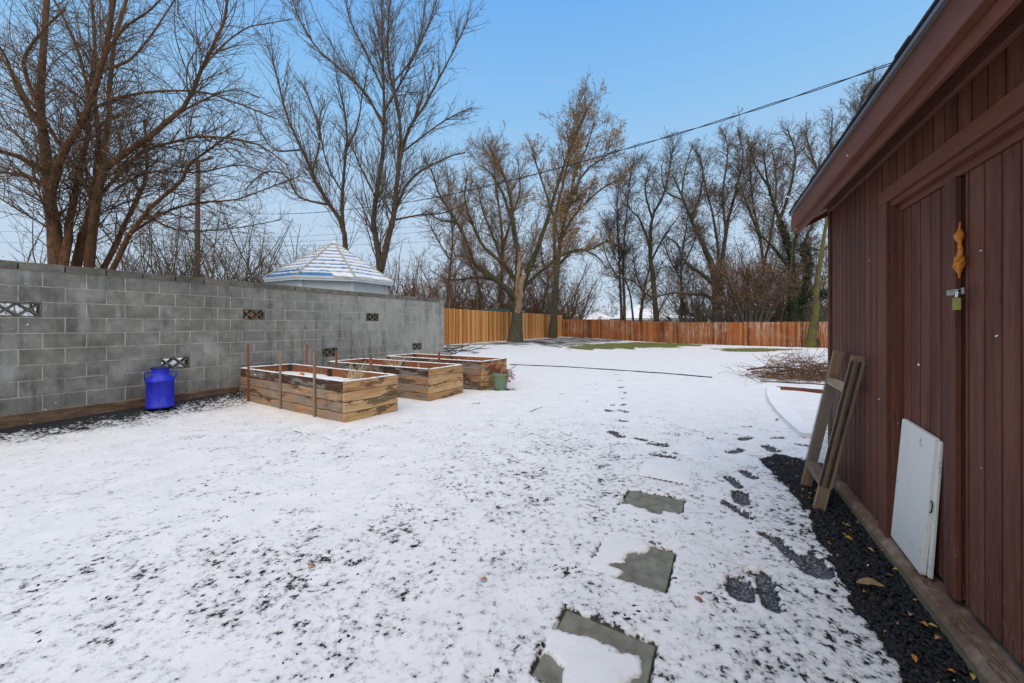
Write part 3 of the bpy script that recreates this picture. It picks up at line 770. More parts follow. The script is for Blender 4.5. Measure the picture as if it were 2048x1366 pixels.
# expanding foam in the door seam
fm = MB(); zs = np.linspace(1.555, 1.80, 40); fu = ush(1913, -.012)
def foam_r(t):
    return .003 + .0125 * math.exp(-((t - .76) / .085) ** 2) + .010 * math.exp(-((t - .36) / .07) ** 2) + .0115 * math.exp(-((t - .22) / .10) ** 2) + .005 * math.exp(-((t - .5) / .3) ** 2)
vs = []; fs = []; NN = 20
for i, z in enumerate(zs):
    t_ = i / 39; ox = .0035 * math.sin(t_ * 9 + 1) - .003 * math.exp(-((t_ - .36) / .08) ** 2); oy = .004 * math.exp(-((t_ - .25) / .12) ** 2)
    for k in range(NN):
        a = 2 * math.pi * k / NN; r = foam_r(t_) * (1 + 1.3 * (fbm(np.array([math.cos(a) * 1.6 + 5]), np.array([i * .30 + math.sin(a) * 1.6]), 3)[0] - .5))
        vs.append((fu + ox + r * math.cos(a), -.022 + oy + r * math.sin(a), z))
fs = [(i * NN + k, i * NN + (k + 1) % NN, (i + 1) * NN + (k + 1) % NN, (i + 1) * NN + k) for i in range(39) for k in range(NN)] + [tuple(range(NN))[::-1], tuple(39 * NN + k for k in range(NN))]
n = NT('foam'); n.col(n.ramp(n.noise(n.coord(), 60, 4), (.3, (.42, .11, .01)), (.7, (.68, .25, .03)))).bump(n.noise(n.coord(), 120, 3), .6, .004).rough(.5); M['foam'] = n.m
part(MB().add(vs, fs), 'expanding_foam', 'foam', True)
# hasp and padlock
plain('zinc', (.55, .56, .56), .3, .9, var=.15, scale=60); plain('chrome', (.75, .75, .76), .12, 1.0); plain('brass', (.34, .33, .08), .42, .45, var=.2, scale=50); plain('black_rubber', (.015, .015, .015), .6)
hu = ush(1902, -.02); hz = 1.497
hasp = part(MB().cbox(hu - .046, hu + .040, -.0215, -.0195, hz - .013, hz + .013, .0006), 'hasp', 'zinc')
for du in (.032, .022): MB().lathe([(0.0045, 0), (.003, .0018), (0, .002)], 10).build('screw', M['zinc'], hasp, loc=(hu + du, -.0195, hz), rot=(-math.pi / 2, 0, 0))
lu = ush(1916, -.01)
st = [(lu + .000, -.020 + .016 * math.sin(t_), hz - .001 + .011 * math.cos(t_)) for t_ in np.linspace(0, math.pi, 9)]
MB().tube(st, .0022, 8).build('staple', M['zinc'], hasp, True)
MB().cbox(lu - .030, lu - .012, -.0195, -.013, hz - .014, hz + .014, .001).build('hasp_plate', M['zinc'], hasp)
pw = W(lu + .001, -.006, 0)
pk = empty('padlock', (pw.x, pw.y, hz - .046), math.pi / 2 - THS, label='brass padlock hanging from the steel hasp of the shed door', cat='padlock')
b_ = MB(); oc = [(-.021, -.008), (-.016, -.0115), (.016, -.0115), (.021, -.008), (.021, .008), (.016, .0115), (-.016, .0115), (-.021, .008)]
b_.prism(oc, 2, -.026, .026); b_.build('lock_body', M['brass'], pk, loc=(0, 0, -.010))
MB().prism([(a * .86, b * .86) for a, b in oc], 2, -.0395, -.0361).build('lock_base', M['black_rubber'], pk)
sk = [(-.012, 0, .012), (-.012, 0, .034)] + [(.012 * -math.cos(t_), 0, .036 + .012 * math.sin(t_)) for t_ in np.linspace(0, math.pi, 9)] + [(.012, 0, .034), (.012, 0, .012)]
MB().tube(sk, .0038, 10).build('shackle', M['chrome'], pk, True)
for ch in pk.children: ch.rotation_euler = (0, 0, math.radians(-12))

# white boards leaning in the doorway
n = NT('white_laminate'); v = n.coord('Object', True); k = n.noise(v, 9, 6, .75, .5); k2 = n.noise(v, 3, 3)
c = n.mix(n.ramp(k, (.60, 0.0), (.68, .8)), (.74, .71, .64), (.22, .17, .11)); c = n.mix(n.ramp(n.noise(v, 5, 5, .8), (.56, 0.0), (.7, .35)), c, (.45, .42, .36))
n.col(c).rough(.35); M['white_laminate'] = n.m
def leanboard(uA, uB, d_bot, d_top, z0, z1, th, skew, label, tilt=math.radians(-3.2)):
    c_u = (uA + uB) / 2; p = W(c_u, d_bot, z0)
    o = MB(); hh = z1 - z0; ang = math.atan2(d_bot - d_top, hh)
    hu_ = (uB - uA) / 2; rad = .010; pl = []
    for cx, cz, a0 in ((hu_ - rad, rad, -90), (hu_ - rad, hh - rad, 0), (-hu_ + rad, hh - rad, 90), (-hu_ + rad, rad, 180)):
        for t_ in (0, 45, 90): a = math.radians(a0 + t_); pl.append((cx + rad * math.cos(a), cz + rad * math.sin(a)))
    o.prism(pl, 1, -th, -.003); pl2 = [(x_ * .99, z_ * .994 + .002) for x_, z_ in pl]
    n0 = len(o.v); N = len(pl)
    o.add([(a, -.003, b) for a, b in pl] + [(a, 0, b) for a, b in pl2], [tuple(range(N, 2 * N))] + [(i, (i + 1) % N, N + (i + 1) % N, N + i) for i in range(N)])
    ob = o.build('white_board', M['white_laminate'], loc=p, rot=(0, 0, 0))
    ob.matrix_world = Matrix.Translation(p) @ Matrix.Rotation(math.pi / 2 - THS + skew, 4, 'Z') @ Matrix.Rotation(ang, 4, 'X') @ Matrix.Rotation(tilt, 4, 'Y')
    return tag(ob, label, 'board', 'white boards in the shed doorway')
u1_ = ush(1797, -.02); u2_ = ush(1861, -.02)
leanboard(u2_, u1_, .016, -.022, .108, .81, .018, .0, 'front stained white laminate board leaning in the shed doorway')
leanboard(u2_ - .028, u1_ - .03, -.006, -.034, .107, .795, .012, .0, 'second white board almost hidden behind the front stained one', math.radians(-2.4))
bb = W(u2_ + .012, .013, .42)
# small pull handle on the edge of the front board
hb = MB().tube([(0, .0, -.03), (0, .012, -.02), (0, .014, 0), (0, .012, .02), (0, 0, .03)], .003, 8)
ob_ = bpy.data.objects['white_board']; h_o = hb.build('handle', M['black_rubber'], ob_, True, loc=(-(u1_ - u2_) / 2 - .002, -.009, .36), rot=(0, 0, math.radians(90)))

# wooden screen frame leaning on the shed
def lumber(a, b, wid, dep, side, name, mat, parent):
    """board from a to b; wid along 'side', dep across"""
    a = Vector(a); b = Vector(b); t = (b - a).normalized(); s_ = (Vector(side) - t * Vector(side).dot(t)).normalized(); m_ = t.cross(s_)
    Mx = Matrix((s_, m_, t)).transposed().to_4x4(); L = (b - a).length
    o = MB().cbox(-wid / 2, wid / 2, -dep / 2, dep / 2, 0, L, .002).build(name, M[mat], parent)
    o.matrix_local = Matrix.Translation(a) @ Mx; return o
fr = empty('screen_frame', (0, 0, 0), label='weathered wooden frame with wire mesh leaning against the shed wall', cat='frame')
def pW(u, d, z): return W(u, d, z)
cL = 3.265 / KC; cR = 2.86 / KC
def stile_pts(px_b, py_b, px_t, py_t, dt):
    Zb = F * EYE / (py_b - 650); b_ = Vector(((px_b - 1024) / F * Zb, Zb, 0.0))
    ut = ush(px_t, dt); t_ = W(ut, dt, 0); t_.z = EYE + (650 - py_t) / F * t_.y
    return b_, t_
bL, tL = stile_pts(1611, 973, 1678, 703, .05)
bR, tR = stile_pts(1637, 1019, 1716, 713, .05)
ctr = (bL + bR) / 2; fr.location = (ctr.x, ctr.y, 0)
o3 = Vector((ctr.x, ctr.y, 0)); side = (tL - tR).normalized()
lumber(bL - o3, tL - o3, .038, .070, side, 'stile', 'aged_lumber', fr)
lumber(bR - o3, tR - o3, .038, .070, side, 'stile', 'aged_lumber', fr)
inw = (tR - bR).normalized()
for f_, mt in ((.18, 'aged_lumber'), (.79, 'new_lumber')):
    a_ = bR.lerp(tR, f_) - o3; c_ = bL.lerp(tL, f_) - o3; dv = (c_ - a_).normalized()
    lumber(a_ + dv * .02, c_ - dv * .02, .05, .07, inw, 'rung', mt, fr)
nrm = side.cross(inw).normalized()
ms = MB()
def wire(a, b, r=.0011): ms.tube([a, b], r, 3, False)
offn = nrm * .046
if offn.dot(Vector((-KC, KS, 0))) < 0: offn = -offn
for i in range(0, 18):
    f_ = i / 17; a_ = (bR.lerp(bL, f_)).lerp(tR.lerp(tL, f_), .17) - o3 + offn; c_ = (bR.lerp(bL, f_)).lerp(tR.lerp(tL, f_), .82) - o3 + offn; wire(a_, c_)
for i in range(0, 32):
    f_ = .17 + .65 * i / 31; wire(bR.lerp(tR, f_) - o3 + offn, bL.lerp(tL, f_) - o3 + offn)
tag(ms.build('wire_mesh', M['wire_mesh'], fr), kind='stuff')
# grooved strip stapled over the near stile
for k in range(4):
    sd_v = -side * (.0195 + .004); a_ = bR.lerp(tR, .16) - o3 + sd_v; c_ = bR.lerp(tR, .97) - o3 + sd_v
    cr_ = inw.cross(side).normalized() * (-.033 + k * .022)
    lumber(a_ + cr_, c_ + cr_, .008, .014, side, 'batten', 'dark_board' if k % 2 else 'aged_lumber', fr)

# ------------------------------------------------------------------ raised beds
def raised_bed(corner, a, b, L, Wd, z0, label, stakes, inside_z, joints, seed):
    rs = random.Random(seed)
    a = Vector((*a, 0)).normalized(); ang = math.atan2(a.y, a.x)
    root = empty('raised_bed', (corner[0], corner[1], z0), ang, label=label, cat='raised bed', group='wooden raised beds along the block wall')
    H = .58; bh = H / 4; th = .036
    s = 1.0 if (a.x * b[1] - a.y * b[0]) > 0 else -1.0      # side of b in the local frame
    def Y(v): return s * v
    def board(x0, x1, y0, y1, r, mat, out):
        ya, yb = sorted((Y(y0), Y(y1))); z_ = r * bh
        j = rs.uniform(-.003, .003)
        o = MB().cbox(-(x1 - x0) / 2, (x1 - x0) / 2, -(yb - ya) / 2, (yb - ya) / 2, -bh / 2 + .004, bh / 2 - .004, .005)
        o.build('board', M[mat], root, loc=((x0 + x1) / 2 + (j if out == 'x' else 0), (ya + yb) / 2 + (j if out == 'y' else 0), z_ + bh / 2), rot=(rs.uniform(-.003, .003), 0, 0))
    for r in range(4):
        js = [0.0] + [q + rs.uniform(-.01, .01) for q in joints] + [L]
        for x0, x1 in zip(js[:-1], js[1:]):
            board(x0 + .002, x1 - .002, 0, th, r, 'scorched_board' if (r == 3 or rs.random() < .15) else 'bed_board', 'y')
            board(x0 + .002, x1 - .002, Wd - th, Wd, r, 'bed_board', 'y')
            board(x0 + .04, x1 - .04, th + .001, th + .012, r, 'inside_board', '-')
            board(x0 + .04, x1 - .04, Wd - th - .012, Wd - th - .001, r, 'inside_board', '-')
        board(-.004 - .03, -.004, -.002, Wd + .002, r, 'bed_end_board', 'x')
        board(L + .004, L + .034, 0, Wd, r, 'bed_board', 'x')
        MBq = [MB().cbox(q - .02, q + .02, Y(th + .013) if s > 0 else Y(th + .03), Y(th + .03) if s > 0 else Y(th + .013), 0, H - .02, .003).build('joint_post', M['dark_board'], root) for q in joints] if r == 0 else []
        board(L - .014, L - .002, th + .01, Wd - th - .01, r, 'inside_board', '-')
    for (x_, y_) in ((.05, th + .035), (L - .05, th + .035), (.05, Wd - th - .035), (L - .05, Wd - th - .035), (L * .55, Wd - th - .035)):
        MB().cbox(x_ - .035, x_ + .035, Y(y_) - .022, Y(y_) + .022, 0, H - .012, .003).build('corner_post', M['dark_board'], root)
    nl = MB()
    for r in range(4):
        for (yy) in (.025, .06, Wd - .06, Wd - .025):
            zz = (r + rs.uniform(.2, .8)) * bh; yv = Y(yy + rs.uniform(-.006, .006)); nl.lathe([(.006, 0), (.0045, .0012), (.001, .0016)], 6, (0, 0, 0)); n0 = len(nl.v) - 18
            for i_ in range(n0, len(nl.v)): a_, b_, c_ = nl.v[i_]; nl.v[i_] = (-.0372 - c_, yv + a_, zz + b_ * 1.0)
        for xx in (.022, .05, L - .05, L * .5):
            zz = (r + rs.uniform(.2, .8)) * bh; nl.lathe([(.006, 0), (.0045, .0012), (.001, .0016)], 6, (0, 0, 0)); n0 = len(nl.v) - 18
            for i_ in range(n0, len(nl.v)): a_, b_, c_ = nl.v[i_]; nl.v[i_] = (xx + a_, Y(-.0032 - c_), zz + b_)
    tag(nl.build('nail_heads', M['dark_gap'], root), kind='stuff')
    # snow on the rims, uneven
    def cap(x0, x1, y0, y1):
        nseg = max(4, int(max(x1 - x0, y1 - y0) / .035)); alongx = (x1 - x0) > (y1 - y0); vs = []; fs = []
        for i in range(nseg + 1):
            f = i / nseg; w_ = (1 if 0 < i < nseg else .3); hgt_ = (.012 + rs.uniform(-.004, .006)) * w_
            j0, j1 = rs.uniform(-.002, .004), rs.uniform(-.002, .004)
            for k, (q, hh) in enumerate(((0, 0), (.08, .6), (.5, 1), (.92, .6), (1, 0))):
                if alongx: vs.append((x0 + f * (x1 - x0), Y(y0 - j0 + q * (y1 - y0 + j0 + j1)), H + hh * hgt_ - .002))
                else: vs.append((x0 - j0 + q * (x1 - x0 + j0 + j1), Y(y0 + f * (y1 - y0)), H + hh * hgt_ - .002))
        for i in range(nseg):
            for k in range(4): fs.append((i * 5 + k, i * 5 + k + 1, (i + 1) * 5 + k + 1, (i + 1) * 5 + k))
        MB().add(vs, fs).build('snow_cap', M['snow'], root, True)
    cap(0, L, -.003, .048); cap(0, L, Wd - .046, Wd + .002); cap(-.036, .012, .02, Wd - .02); cap(L - .014, L + .036, .02, Wd - .02)
    # soil and snow inside
    nx, ny = 60, 18; vs = []; fs = []
    for i in range(nx + 1):
        for j in range(ny + 1):
            x_ = .02 + (L - .04) * i / nx; y_ = .045 + (Wd - .09) * j / ny
            vs.append((x_, Y(y_), inside_z + .05 * (fbm(np.array([x_ * 3 + seed]), np.array([y_ * 3]), 3)[0] - .5) - .03 * abs(j / ny - .5)))
    for i in range(nx):
        for j in range(ny): q_ = (i * (ny + 1) + j, (i + 1) * (ny + 1) + j, (i + 1) * (ny + 1) + j + 1, i * (ny + 1) + j + 1); fs.append(q_ if s > 0 else q_[::-1])
    MB().add(vs, fs).build('snow_fill', M['snow'], root, True)
    MB().box(.03, L - .03, Y(.05) if s > 0 else Y(Wd - .05), Y(Wd - .05) if s > 0 else Y(.05), 0.0, inside_z - .08).build('soil', M['dark_board'], root)
    for (x_, y_, z1, mat, tilt) in stakes:
        o = MB().cbox(-.017, .017, -.015, .015, -.05, z1, .002).build('stake', M[mat], root, loc=(x_, Y(y_), 0), rot=(tilt * .5, tilt, rs.uniform(-.3, .3)))
    return root, s
C1 = (-2.305, 5.42); A1 = (-.831, .556); B1 = (.556, .831)
def along(C0, A0, px):  # distance along the front edge seen at a pixel column
    k = (px - 1024) / F; return (C0[0] - k * C0[1]) / (k * A0[1] - A0[0])
C1b = (C1[0] + B1[0] * .92, C1[1] + B1[1] * .92)
r1, s1 = raised_bed(C1, A1, B1, 3.08, .92, .0, 'nearest long raised bed of stained old boards with tall stakes', [
    (along(C1, A1, 632), -.017, .95, 'stake_grey', .008), (along(C1, A1, 563), -.017, .95, 'stake_grey', .0), (along(C1, A1, 499), -.017, 1.02, 'stake_wood', .01),
    (along(C1b, A1, 612), .94, .98, 'stake_wood', .0), (along(C1b, A1, 671), .94, .90, 'stake_wood', .03), (along(C1b, A1, 740), .94, .82, 'stake_wood', .0)], .46, [2.0], 3)
C2 = (-1.464, 6.95); A2 = (-.86, .51); B2 = (.51, .86); C2b = (C2[0] + B2[0] * .95, C2[1] + B2[1] * .95)
r2, s2 = raised_bed(C2, A2, B2, 2.78, .95, .0, 'middle raised bed of scorched boards with one short stake', [(along(C2b, A2, 878), .96, .80, 'stake_wood', .02)], .36, [1.1], 9)
C3 = (-.63, 8.08); A3 = (-.86, .51); B3 = (.51, .86)
r3, s3 = raised_bed(C3, A3, B3, 2.75, .95, .03, 'farthest raised bed with a blackened top board, behind the green pot', [], .34, [1.0], 21)
# orange gourd lying in the near bed
gp = Vector((C1[0] + A1[0] * 2.05 + B1[0] * .55, C1[1] + A1[1] * 2.05 + B1[1] * .55, .475))
MB().lathe([(0.001, -.03), (.03, -.026), (.045, 0), (.032, .028), (.012, .04), (.001, .042)], 16).build('gourd', M['foam'], loc=gp, rot=(1.2, .3, .6), smooth=True)
tag(bpy.data.objects['gourd'], 'small orange gourd lying on the snow inside the nearest raised bed', 'gourd')
# dry grass tufts
def tuft(loc, nst, h, spread, label, seed):
    rs = random.Random(seed); mb = MB()
    for i in range(nst):
        a = rs.uniform(0, 6.28); ln = h * rs.uniform(.4, 1.0); le = rs.uniform(.0, .42) ** 1.0 * (1 if rs.random() < .7 else 1.8); p = Vector((rs.uniform(-spread, spread), rs.uniform(-spread, spread), -.02)); pts = [p.copy()]
        d = Vector((math.cos(a) * le, math.sin(a) * le, 1)).normalized()
        for k in range(4): p = p + d * ln / 4; d = (d + Vector((math.cos(a) * .15, math.sin(a) * .15, -.12 * rs.random()))).normalized(); pts.append(p.copy())
        mb.tube(pts, [.0036, .0034, .003, .0024, .0014], 3, False)
    return tag(mb.build('dry_grass_tuft', M['straw'], loc=loc), label, 'dry grass')
def bp(C0, A0, B0, u, v, z): return (C0[0] + A0[0] * u + B0[0] * v, C0[1] + A0[1] * u + B0[1] * v, z)
tuft(bp(C1, A1, B1, .62, .62, .45), 46, .42, .09, 'taller tuft of dry straw coloured stalks in the nearest bed', 1)
tuft(bp(C1, A1, B1, .36, .35, .45), 30, .14, .12, 'low broken straw stalks near the corner of the nearest bed', 2)
tuft(bp(C2, A2, B2, 1.22, .35, .36), 46, .48, .09, 'tuft of tall dry stalks leaning in the middle bed', 5)

# ------------------------------------------------------------------ milk can
n = NT('blue_paint'); v = n.coord('Object'); k = n.noise(n.coord('Object', False, (3, 3, 1)), 6, 4, .7)
n.col(n.mix(n.ramp(k, (.55, 0.0), (.70, .5)), (.022, .03, .46), (.11, .13, .50))).rough(.38); M['blue_paint'] = n.m
n = NT('blue_dark'); n.col((.02, .03, .10)).rough(.5); M['blue_dark'] = n.m
mp = at(321, 780, 6.08); zc = float(gz(mp[0], 6.08)) + .03
mc = empty('milk_can', (mp[0], 6.08, zc), math.radians(41), label='bright blue painted milk can standing before the block wall', cat='milk can')
MB().lathe([(.001, 0), (.164, 0), (.172, .006), (.172, .028), (.165, .034), (.166, .385), (.173, .390), (.173, .418), (.164, .426), (.150, .455), (.118, .490), (.106, .505), (.104, .56), (.112, .585), (.118, .592)], 48).build('can_body', M['blue_paint'], mc, True)
MB().lathe([(.001, .588), (.10, .589), (.118, .5925), (.124, .596), (.124, .602), (.10, .608), (.001, .610)], 40).build('lid', M['blue_dark'], mc, True)
for sgn in (-1, 1):
    pts = [(sgn * .112, 0, .525), (sgn * .15, 0, .545), (sgn * .178, 0, .53), (sgn * .185, 0, .49), (sgn * .168, 0, .42)]
    MB().tube(pts, .010, 8).build('handle', M['blue_paint'], mc, True)

# ------------------------------------------------------------------ flower pot
n = NT('green_plastic'); n.col(n.ramp(n.noise(n.coord(), 8, 3), (.3, (.13, .20, .12)), (.7, (.17, .245, .15)))).rough(.45); M['green_plastic'] = n.m
pc = on(1001, 781); zp = float(gz(*pc)) + .018
fp = empty('flower_pot', (pc[0], pc[1], zp), label='green plastic flower pot holding a withered red plant', cat='flower pot')
MB().lathe([(.001, 0), (.118, 0), (.122, .006), (.155, .25), (.160, .262), (.172, .266), (.180, .335), (.178, .342), (.170, .342), (.165, .30), (.001, .298)], 40).build('pot', M['green_plastic'], fp, True)
vs = MB().lathe([(.165, .31), (.10, .325), (.05, .32), (.001, .33)], 24); vs.build('snow_cap', M['snow'], fp, True)
scatter = np.stack([pc[0] + rng.normal(0, .11, 500), pc[1] + rng.normal(0, .06, 500)], -1)
me = scatter_stones(np.concatenate([scatter, (gz(scatter[:, 0], scatter[:, 1]) + .018)[:, None]], 1), rng.uniform(.007, .016, 500), 'mulch', M['gravel_stone'], .5)
tag(link('mulch', me), 'ring of dark mulch on the snow at the foot of the green pot', 'mulch', kind='stuff')

# ------------------------------------------------------------------ leaves as geometry
def leaf_quads(P, size, name, mat, parent=None, droop=.4, loc=None, kind=None):
    P = np.asarray(P, float); N = len(P); s_ = np.asarray(size) * np.ones(N)
    a = rng.normal(0, 1, (N, 3)); a /= np.linalg.norm(a, axis=1)[:, None]; b = rng.normal(0, 1, (N, 3)); b -= a * (a * b).sum(1)[:, None]; b /= np.linalg.norm(b, axis=1)[:, None]
    c = np.cross(a, b)
    l = s_[:, None]
    V = np.stack([P, P + a * l * .5 + b * l * .32 + c * l * .08, P + a * l, P + a * l * .5 - b * l * .32 + c * l * .1], 1)
    o = link(name, mesh_np(name, V.reshape(-1, 3), np.arange(N * 4).reshape(N, 4), mat), parent)
    if kind: o['kind'] = kind
    return o
# withered plant
rs = random.Random(4); stm = MB(); lp = []
for i in range(26):
    a = rs.uniform(0, 6.28) if i > 10 else rs.uniform(-.8, .6); up = rs.uniform(.7, 1.2) if i > 8 else rs.uniform(.2, .6)
    p = Vector((rs.uniform(-.07, .07), rs.uniform(-.07, .07), .31)); d = Vector((math.cos(a) * .7, math.sin(a) * .7, up)).normalized(); pts = [p.copy()]
    hang = .55 if i <= 10 else .16
    for k in range(7):
        p = p + d * .042 * rs.uniform(.7, 1.2); d = (d + Vector((0, 0, -hang * .6)) + Vector((rs.uniform(-.2, .2), rs.uniform(-.2, .2), 0))).normalized(); pts.append(p.copy())
        if k > 0: lp += [(p.x + rs.uniform(-.015, .015), p.y + rs.uniform(-.015, .015), p.z) for _ in range(5)]
    stm.tube(pts, .0028, 4, False)
pl = stm.build('withered_plant', M['bark_red_twig'], fp)
leaf_quads(lp, rng.uniform(.018, .038, len(lp)), 'leaves', M['red_leaf'], pl, kind='stuff')

# ------------------------------------------------------------------ trees
def norm(a): return a / (np.linalg.norm(a, axis=-1, keepdims=True) + 1e-12)
def tubes(groups, mat, name):
    Vs = []; Fs = []; base = 0
    for P, Rr, n_ in groups:
        if len(P) == 0: continue
        N, k, _ = P.shape
        T = np.gradient(P, axis=1); T = norm(T)
        d = norm(P[:, -1] - P[:, 0]); ref = np.where(np.abs(d[:, 2:3]) > .8, np.array([[1., .1, 0]]), np.array([[.1, .2, 1.]]))
        u = norm(np.cross(T, ref[:, None])); v = np.cross(T, u)
        a = np.arange(n_) * 2 * np.pi / n_
        Vv = P[:, :, None] + (u[:, :, None] * np.cos(a)[:, None] + v[:, :, None] * np.sin(a)[:, None]) * Rr[:, :, None, None]
        I = (np.arange(N * k * n_).reshape(N, k, n_)) + base
        J = np.roll(I, -1, axis=2)
        Fs.append(np.stack([I[:, :-1], J[:, :-1], J[:, 1:], I[:, 1:]], -1).reshape(-1, 4)); Vs.append(Vv.reshape(-1, 3)); base += N * k * n_
    return mesh_np(name, np.concatenate(Vs), np.concatenate(Fs), mat, True)
def spawn(P, Rr, per_m, t0, t1, ang, lenf, k, up=.05, wob=.12, rmin=.004, rf=.55, lmax=9, lmin=.1, taper=.35, droop=0, bias=None):
    """children of a set of branches"""
    N, kk, _ = P.shape; seg = np.linalg.norm(np.diff(P, axis=1), axis=2); L = seg.sum(1)
    cnt = rng.poisson(np.clip(L * (t1 - t0) * per_m, 0, 200)); idx = np.repeat(np.arange(N), cnt); M_ = len(idx)
    if M_ == 0: return np.zeros((0, k, 3)), np.zeros((0, k))
    t = rng.uniform(t0, t1, M_); f = t * (kk - 1); i = np.minimum(f.astype(int), kk - 2); fr_ = (f - i)[:, None]
    p = P[idx, i] * (1 - fr_) + P[idx, i + 1] * fr_; rp = Rr[idx, i] * (1 - fr_[:, 0]) + Rr[idx, i + 1] * fr_[:, 0]
    T = norm(P[idx, i + 1] - P[idx, i]); q = rng.normal(0, 1, (M_, 3)); q -= T * (q * T).sum(1)[:, None]; q = norm(q)
    if bias is not None: q = norm(q + np.array(bias)); q -= T * (q * T).sum(1)[:, None]; q = norm(q)
    an = rng.uniform(ang[0], ang[1], M_)[:, None]; d = T * np.cos(an) + q * np.sin(an)
    l = np.clip(L[idx] * lenf * (1.15 - .75 * t) * rng.uniform(.55, 1.25, M_), lmin, lmax)
    r0 = np.clip(np.minimum(rp * rf, l * .0062 + rmin), rmin, 1)
    out = np.zeros((M_, k, 3)); out[:, 0] = p; w_ = rng.normal(0, wob, (M_, 3))
    for j in range(1, k):
        w_ = w_ * .5 + rng.normal(0, wob, (M_, 3))
        d = norm(d + w_ + np.array([0, 0, up - droop * j / k]))
        p = p + d * (l / (k - 1))[:, None]; out[:, j] = p
    rr = r0[:, None] * (1 - np.linspace(0, 1, k)[None] * (1 - taper)); rr = np.maximum(rr, rmin * .75)
    return out, rr
def catmull(pts, k):
    pts = np.asarray(pts, float); n_ = len(pts); Pp = np.concatenate([[2 * pts[0] - pts[1]], pts, [2 * pts[-1] - pts[-2]]])
    t = np.linspace(0, n_ - 1, k); out = []
    for q in t:
        i = min(int(q), n_ - 2); f = q - i; a, b, c, d = Pp[i], Pp[i + 1], Pp[i + 2], Pp[i + 3]
        out.append(.5 * ((2 * b) + (-a + c) * f + (2 * a - 5 * b + 4 * c - d) * f * f + (-a + 3 * b - 3 * c + d) * f ** 3))
    return np.array(out)
def tree(name, label, Y, limbs, mats, lv, rmin, leaves=None, K=14, group=None, stuff=False, cat='tree', depth=1.0, thin=1.0, snag=()):
    """limbs: (pixel points, base radius px, tip radius px, depth drift metres or None)"""
    P = []; Rr = []; sc = Y / F
    for i, lb in enumerate(limbs):
        pts, a, b = lb[:3]; dY = lb[3] if len(lb) > 3 and lb[3] is not None else 0
        y0 = lb[4] if len(lb) > 4 else 0
        n_ = len(pts); W_ = [at(x, y, Y + y0 + dY * j / (n_ - 1)) for j, (x, y) in enumerate(pts)]
        a *= thin; c = catmull(W_, K)
        jit = norm(rng.normal(0, 1, (K, 3))) * np.linspace(a, b, K)[:, None] * sc * .22; jit[0] = 0
        P.append(c + jit); Rr.append((b + (a - b) * (1 - np.linspace(0, 1, K)) ** 1.35) * sc)
    P = np.array(P); Rr = np.array(Rr)
    # take the first limb down into the ground
    b0 = P[0, 0].copy(); gzb = float(gz(b0[0], b0[1]))
    root = empty(name, (b0[0], b0[1], gzb), label=label, cat=cat, group=group)
    off = np.array([b0[0], b0[1], gzb])
    trunk_done = 0
    for i in range(len(P)):
        PP = P[i].copy(); RR = Rr[i].copy()
        low = limbs[i][5] if len(limbs[i]) > 5 else (i == 0)
        if low:
            z0 = float(gz(PP[0, 0], PP[0, 1]))
            ext = np.array([[PP[0, 0], PP[0, 1], z0 - .1], [PP[0, 0], PP[0, 1], z0 + .12]])
            if PP[0, 2] > z0 + .25: PP = np.concatenate([ext, PP]); RR = np.concatenate([[RR[0] * 1.3, RR[0] * 1.1], RR])
            else: RR[0] *= 1.45; RR[1] *= 1.08; PP[0, 2] = z0 - .05
        me = tubes([(PP[None] - off, RR[None], 10 if RR[0] > .04 else 7)], M[mats[2] if (i == 0 and len(mats) > 2) else mats[0]] if not (i in snag) else M['bare_snag'], 'branch')
        link('trunk' if low else 'branch', me, root)
        if i in snag:   # sawn top
            MB().lathe([(RR[-1] * .98, 0), (RR[-1] * .9, .03), (.001, .05)], 12).build('snow_cap', M['snow'], root, True, loc=PP[-1] - off)
    cur = (P, Rr); groups = []; allp = []
    src = [(P[[i for i in range(len(P)) if i not in snag]], Rr[[i for i in range(len(P)) if i not in snag]])]
    for L_i, kw in enumerate(lv):
        kw = dict(kw); sides = kw.pop('sides', 3); fromall = kw.pop('all', False)
        nP = []; nR = []
        for (p_, r_) in (src if fromall else src[-1:]):
            a, b = spawn(p_, r_, rmin=rmin, **kw)
            if len(a): nP.append(a); nR.append(b)
        if not nP: continue
        nP = np.concatenate(nP); nR = np.concatenate(nR)
        # branches stay above the ground
        keep = nP[:, :, 2].min(1) > .35; nP = nP[keep]; nR = nR[keep]
        src.append((nP, nR)); groups.append((nP - off, nR, sides))
    me = tubes(groups, M[mats[1]], 'crown'); link('crown', me, root)
    if leaves:
        cnt, size, mat, fl = leaves
        p_, _ = src[-1]; tips = p_[:, 1:].reshape(-1, 3)
        if fl: tips = tips[fl(tips)]
        if len(tips):
            sel = tips[rng.integers(0, len(tips), cnt)] + rng.normal(0, size * .8, (cnt, 3)) - off
            o = leaf_quads(sel, rng.uniform(.6, 1.2, cnt) * size, 'leaves', M[mat], root, kind='stuff')
    return root, src
TRI = 0
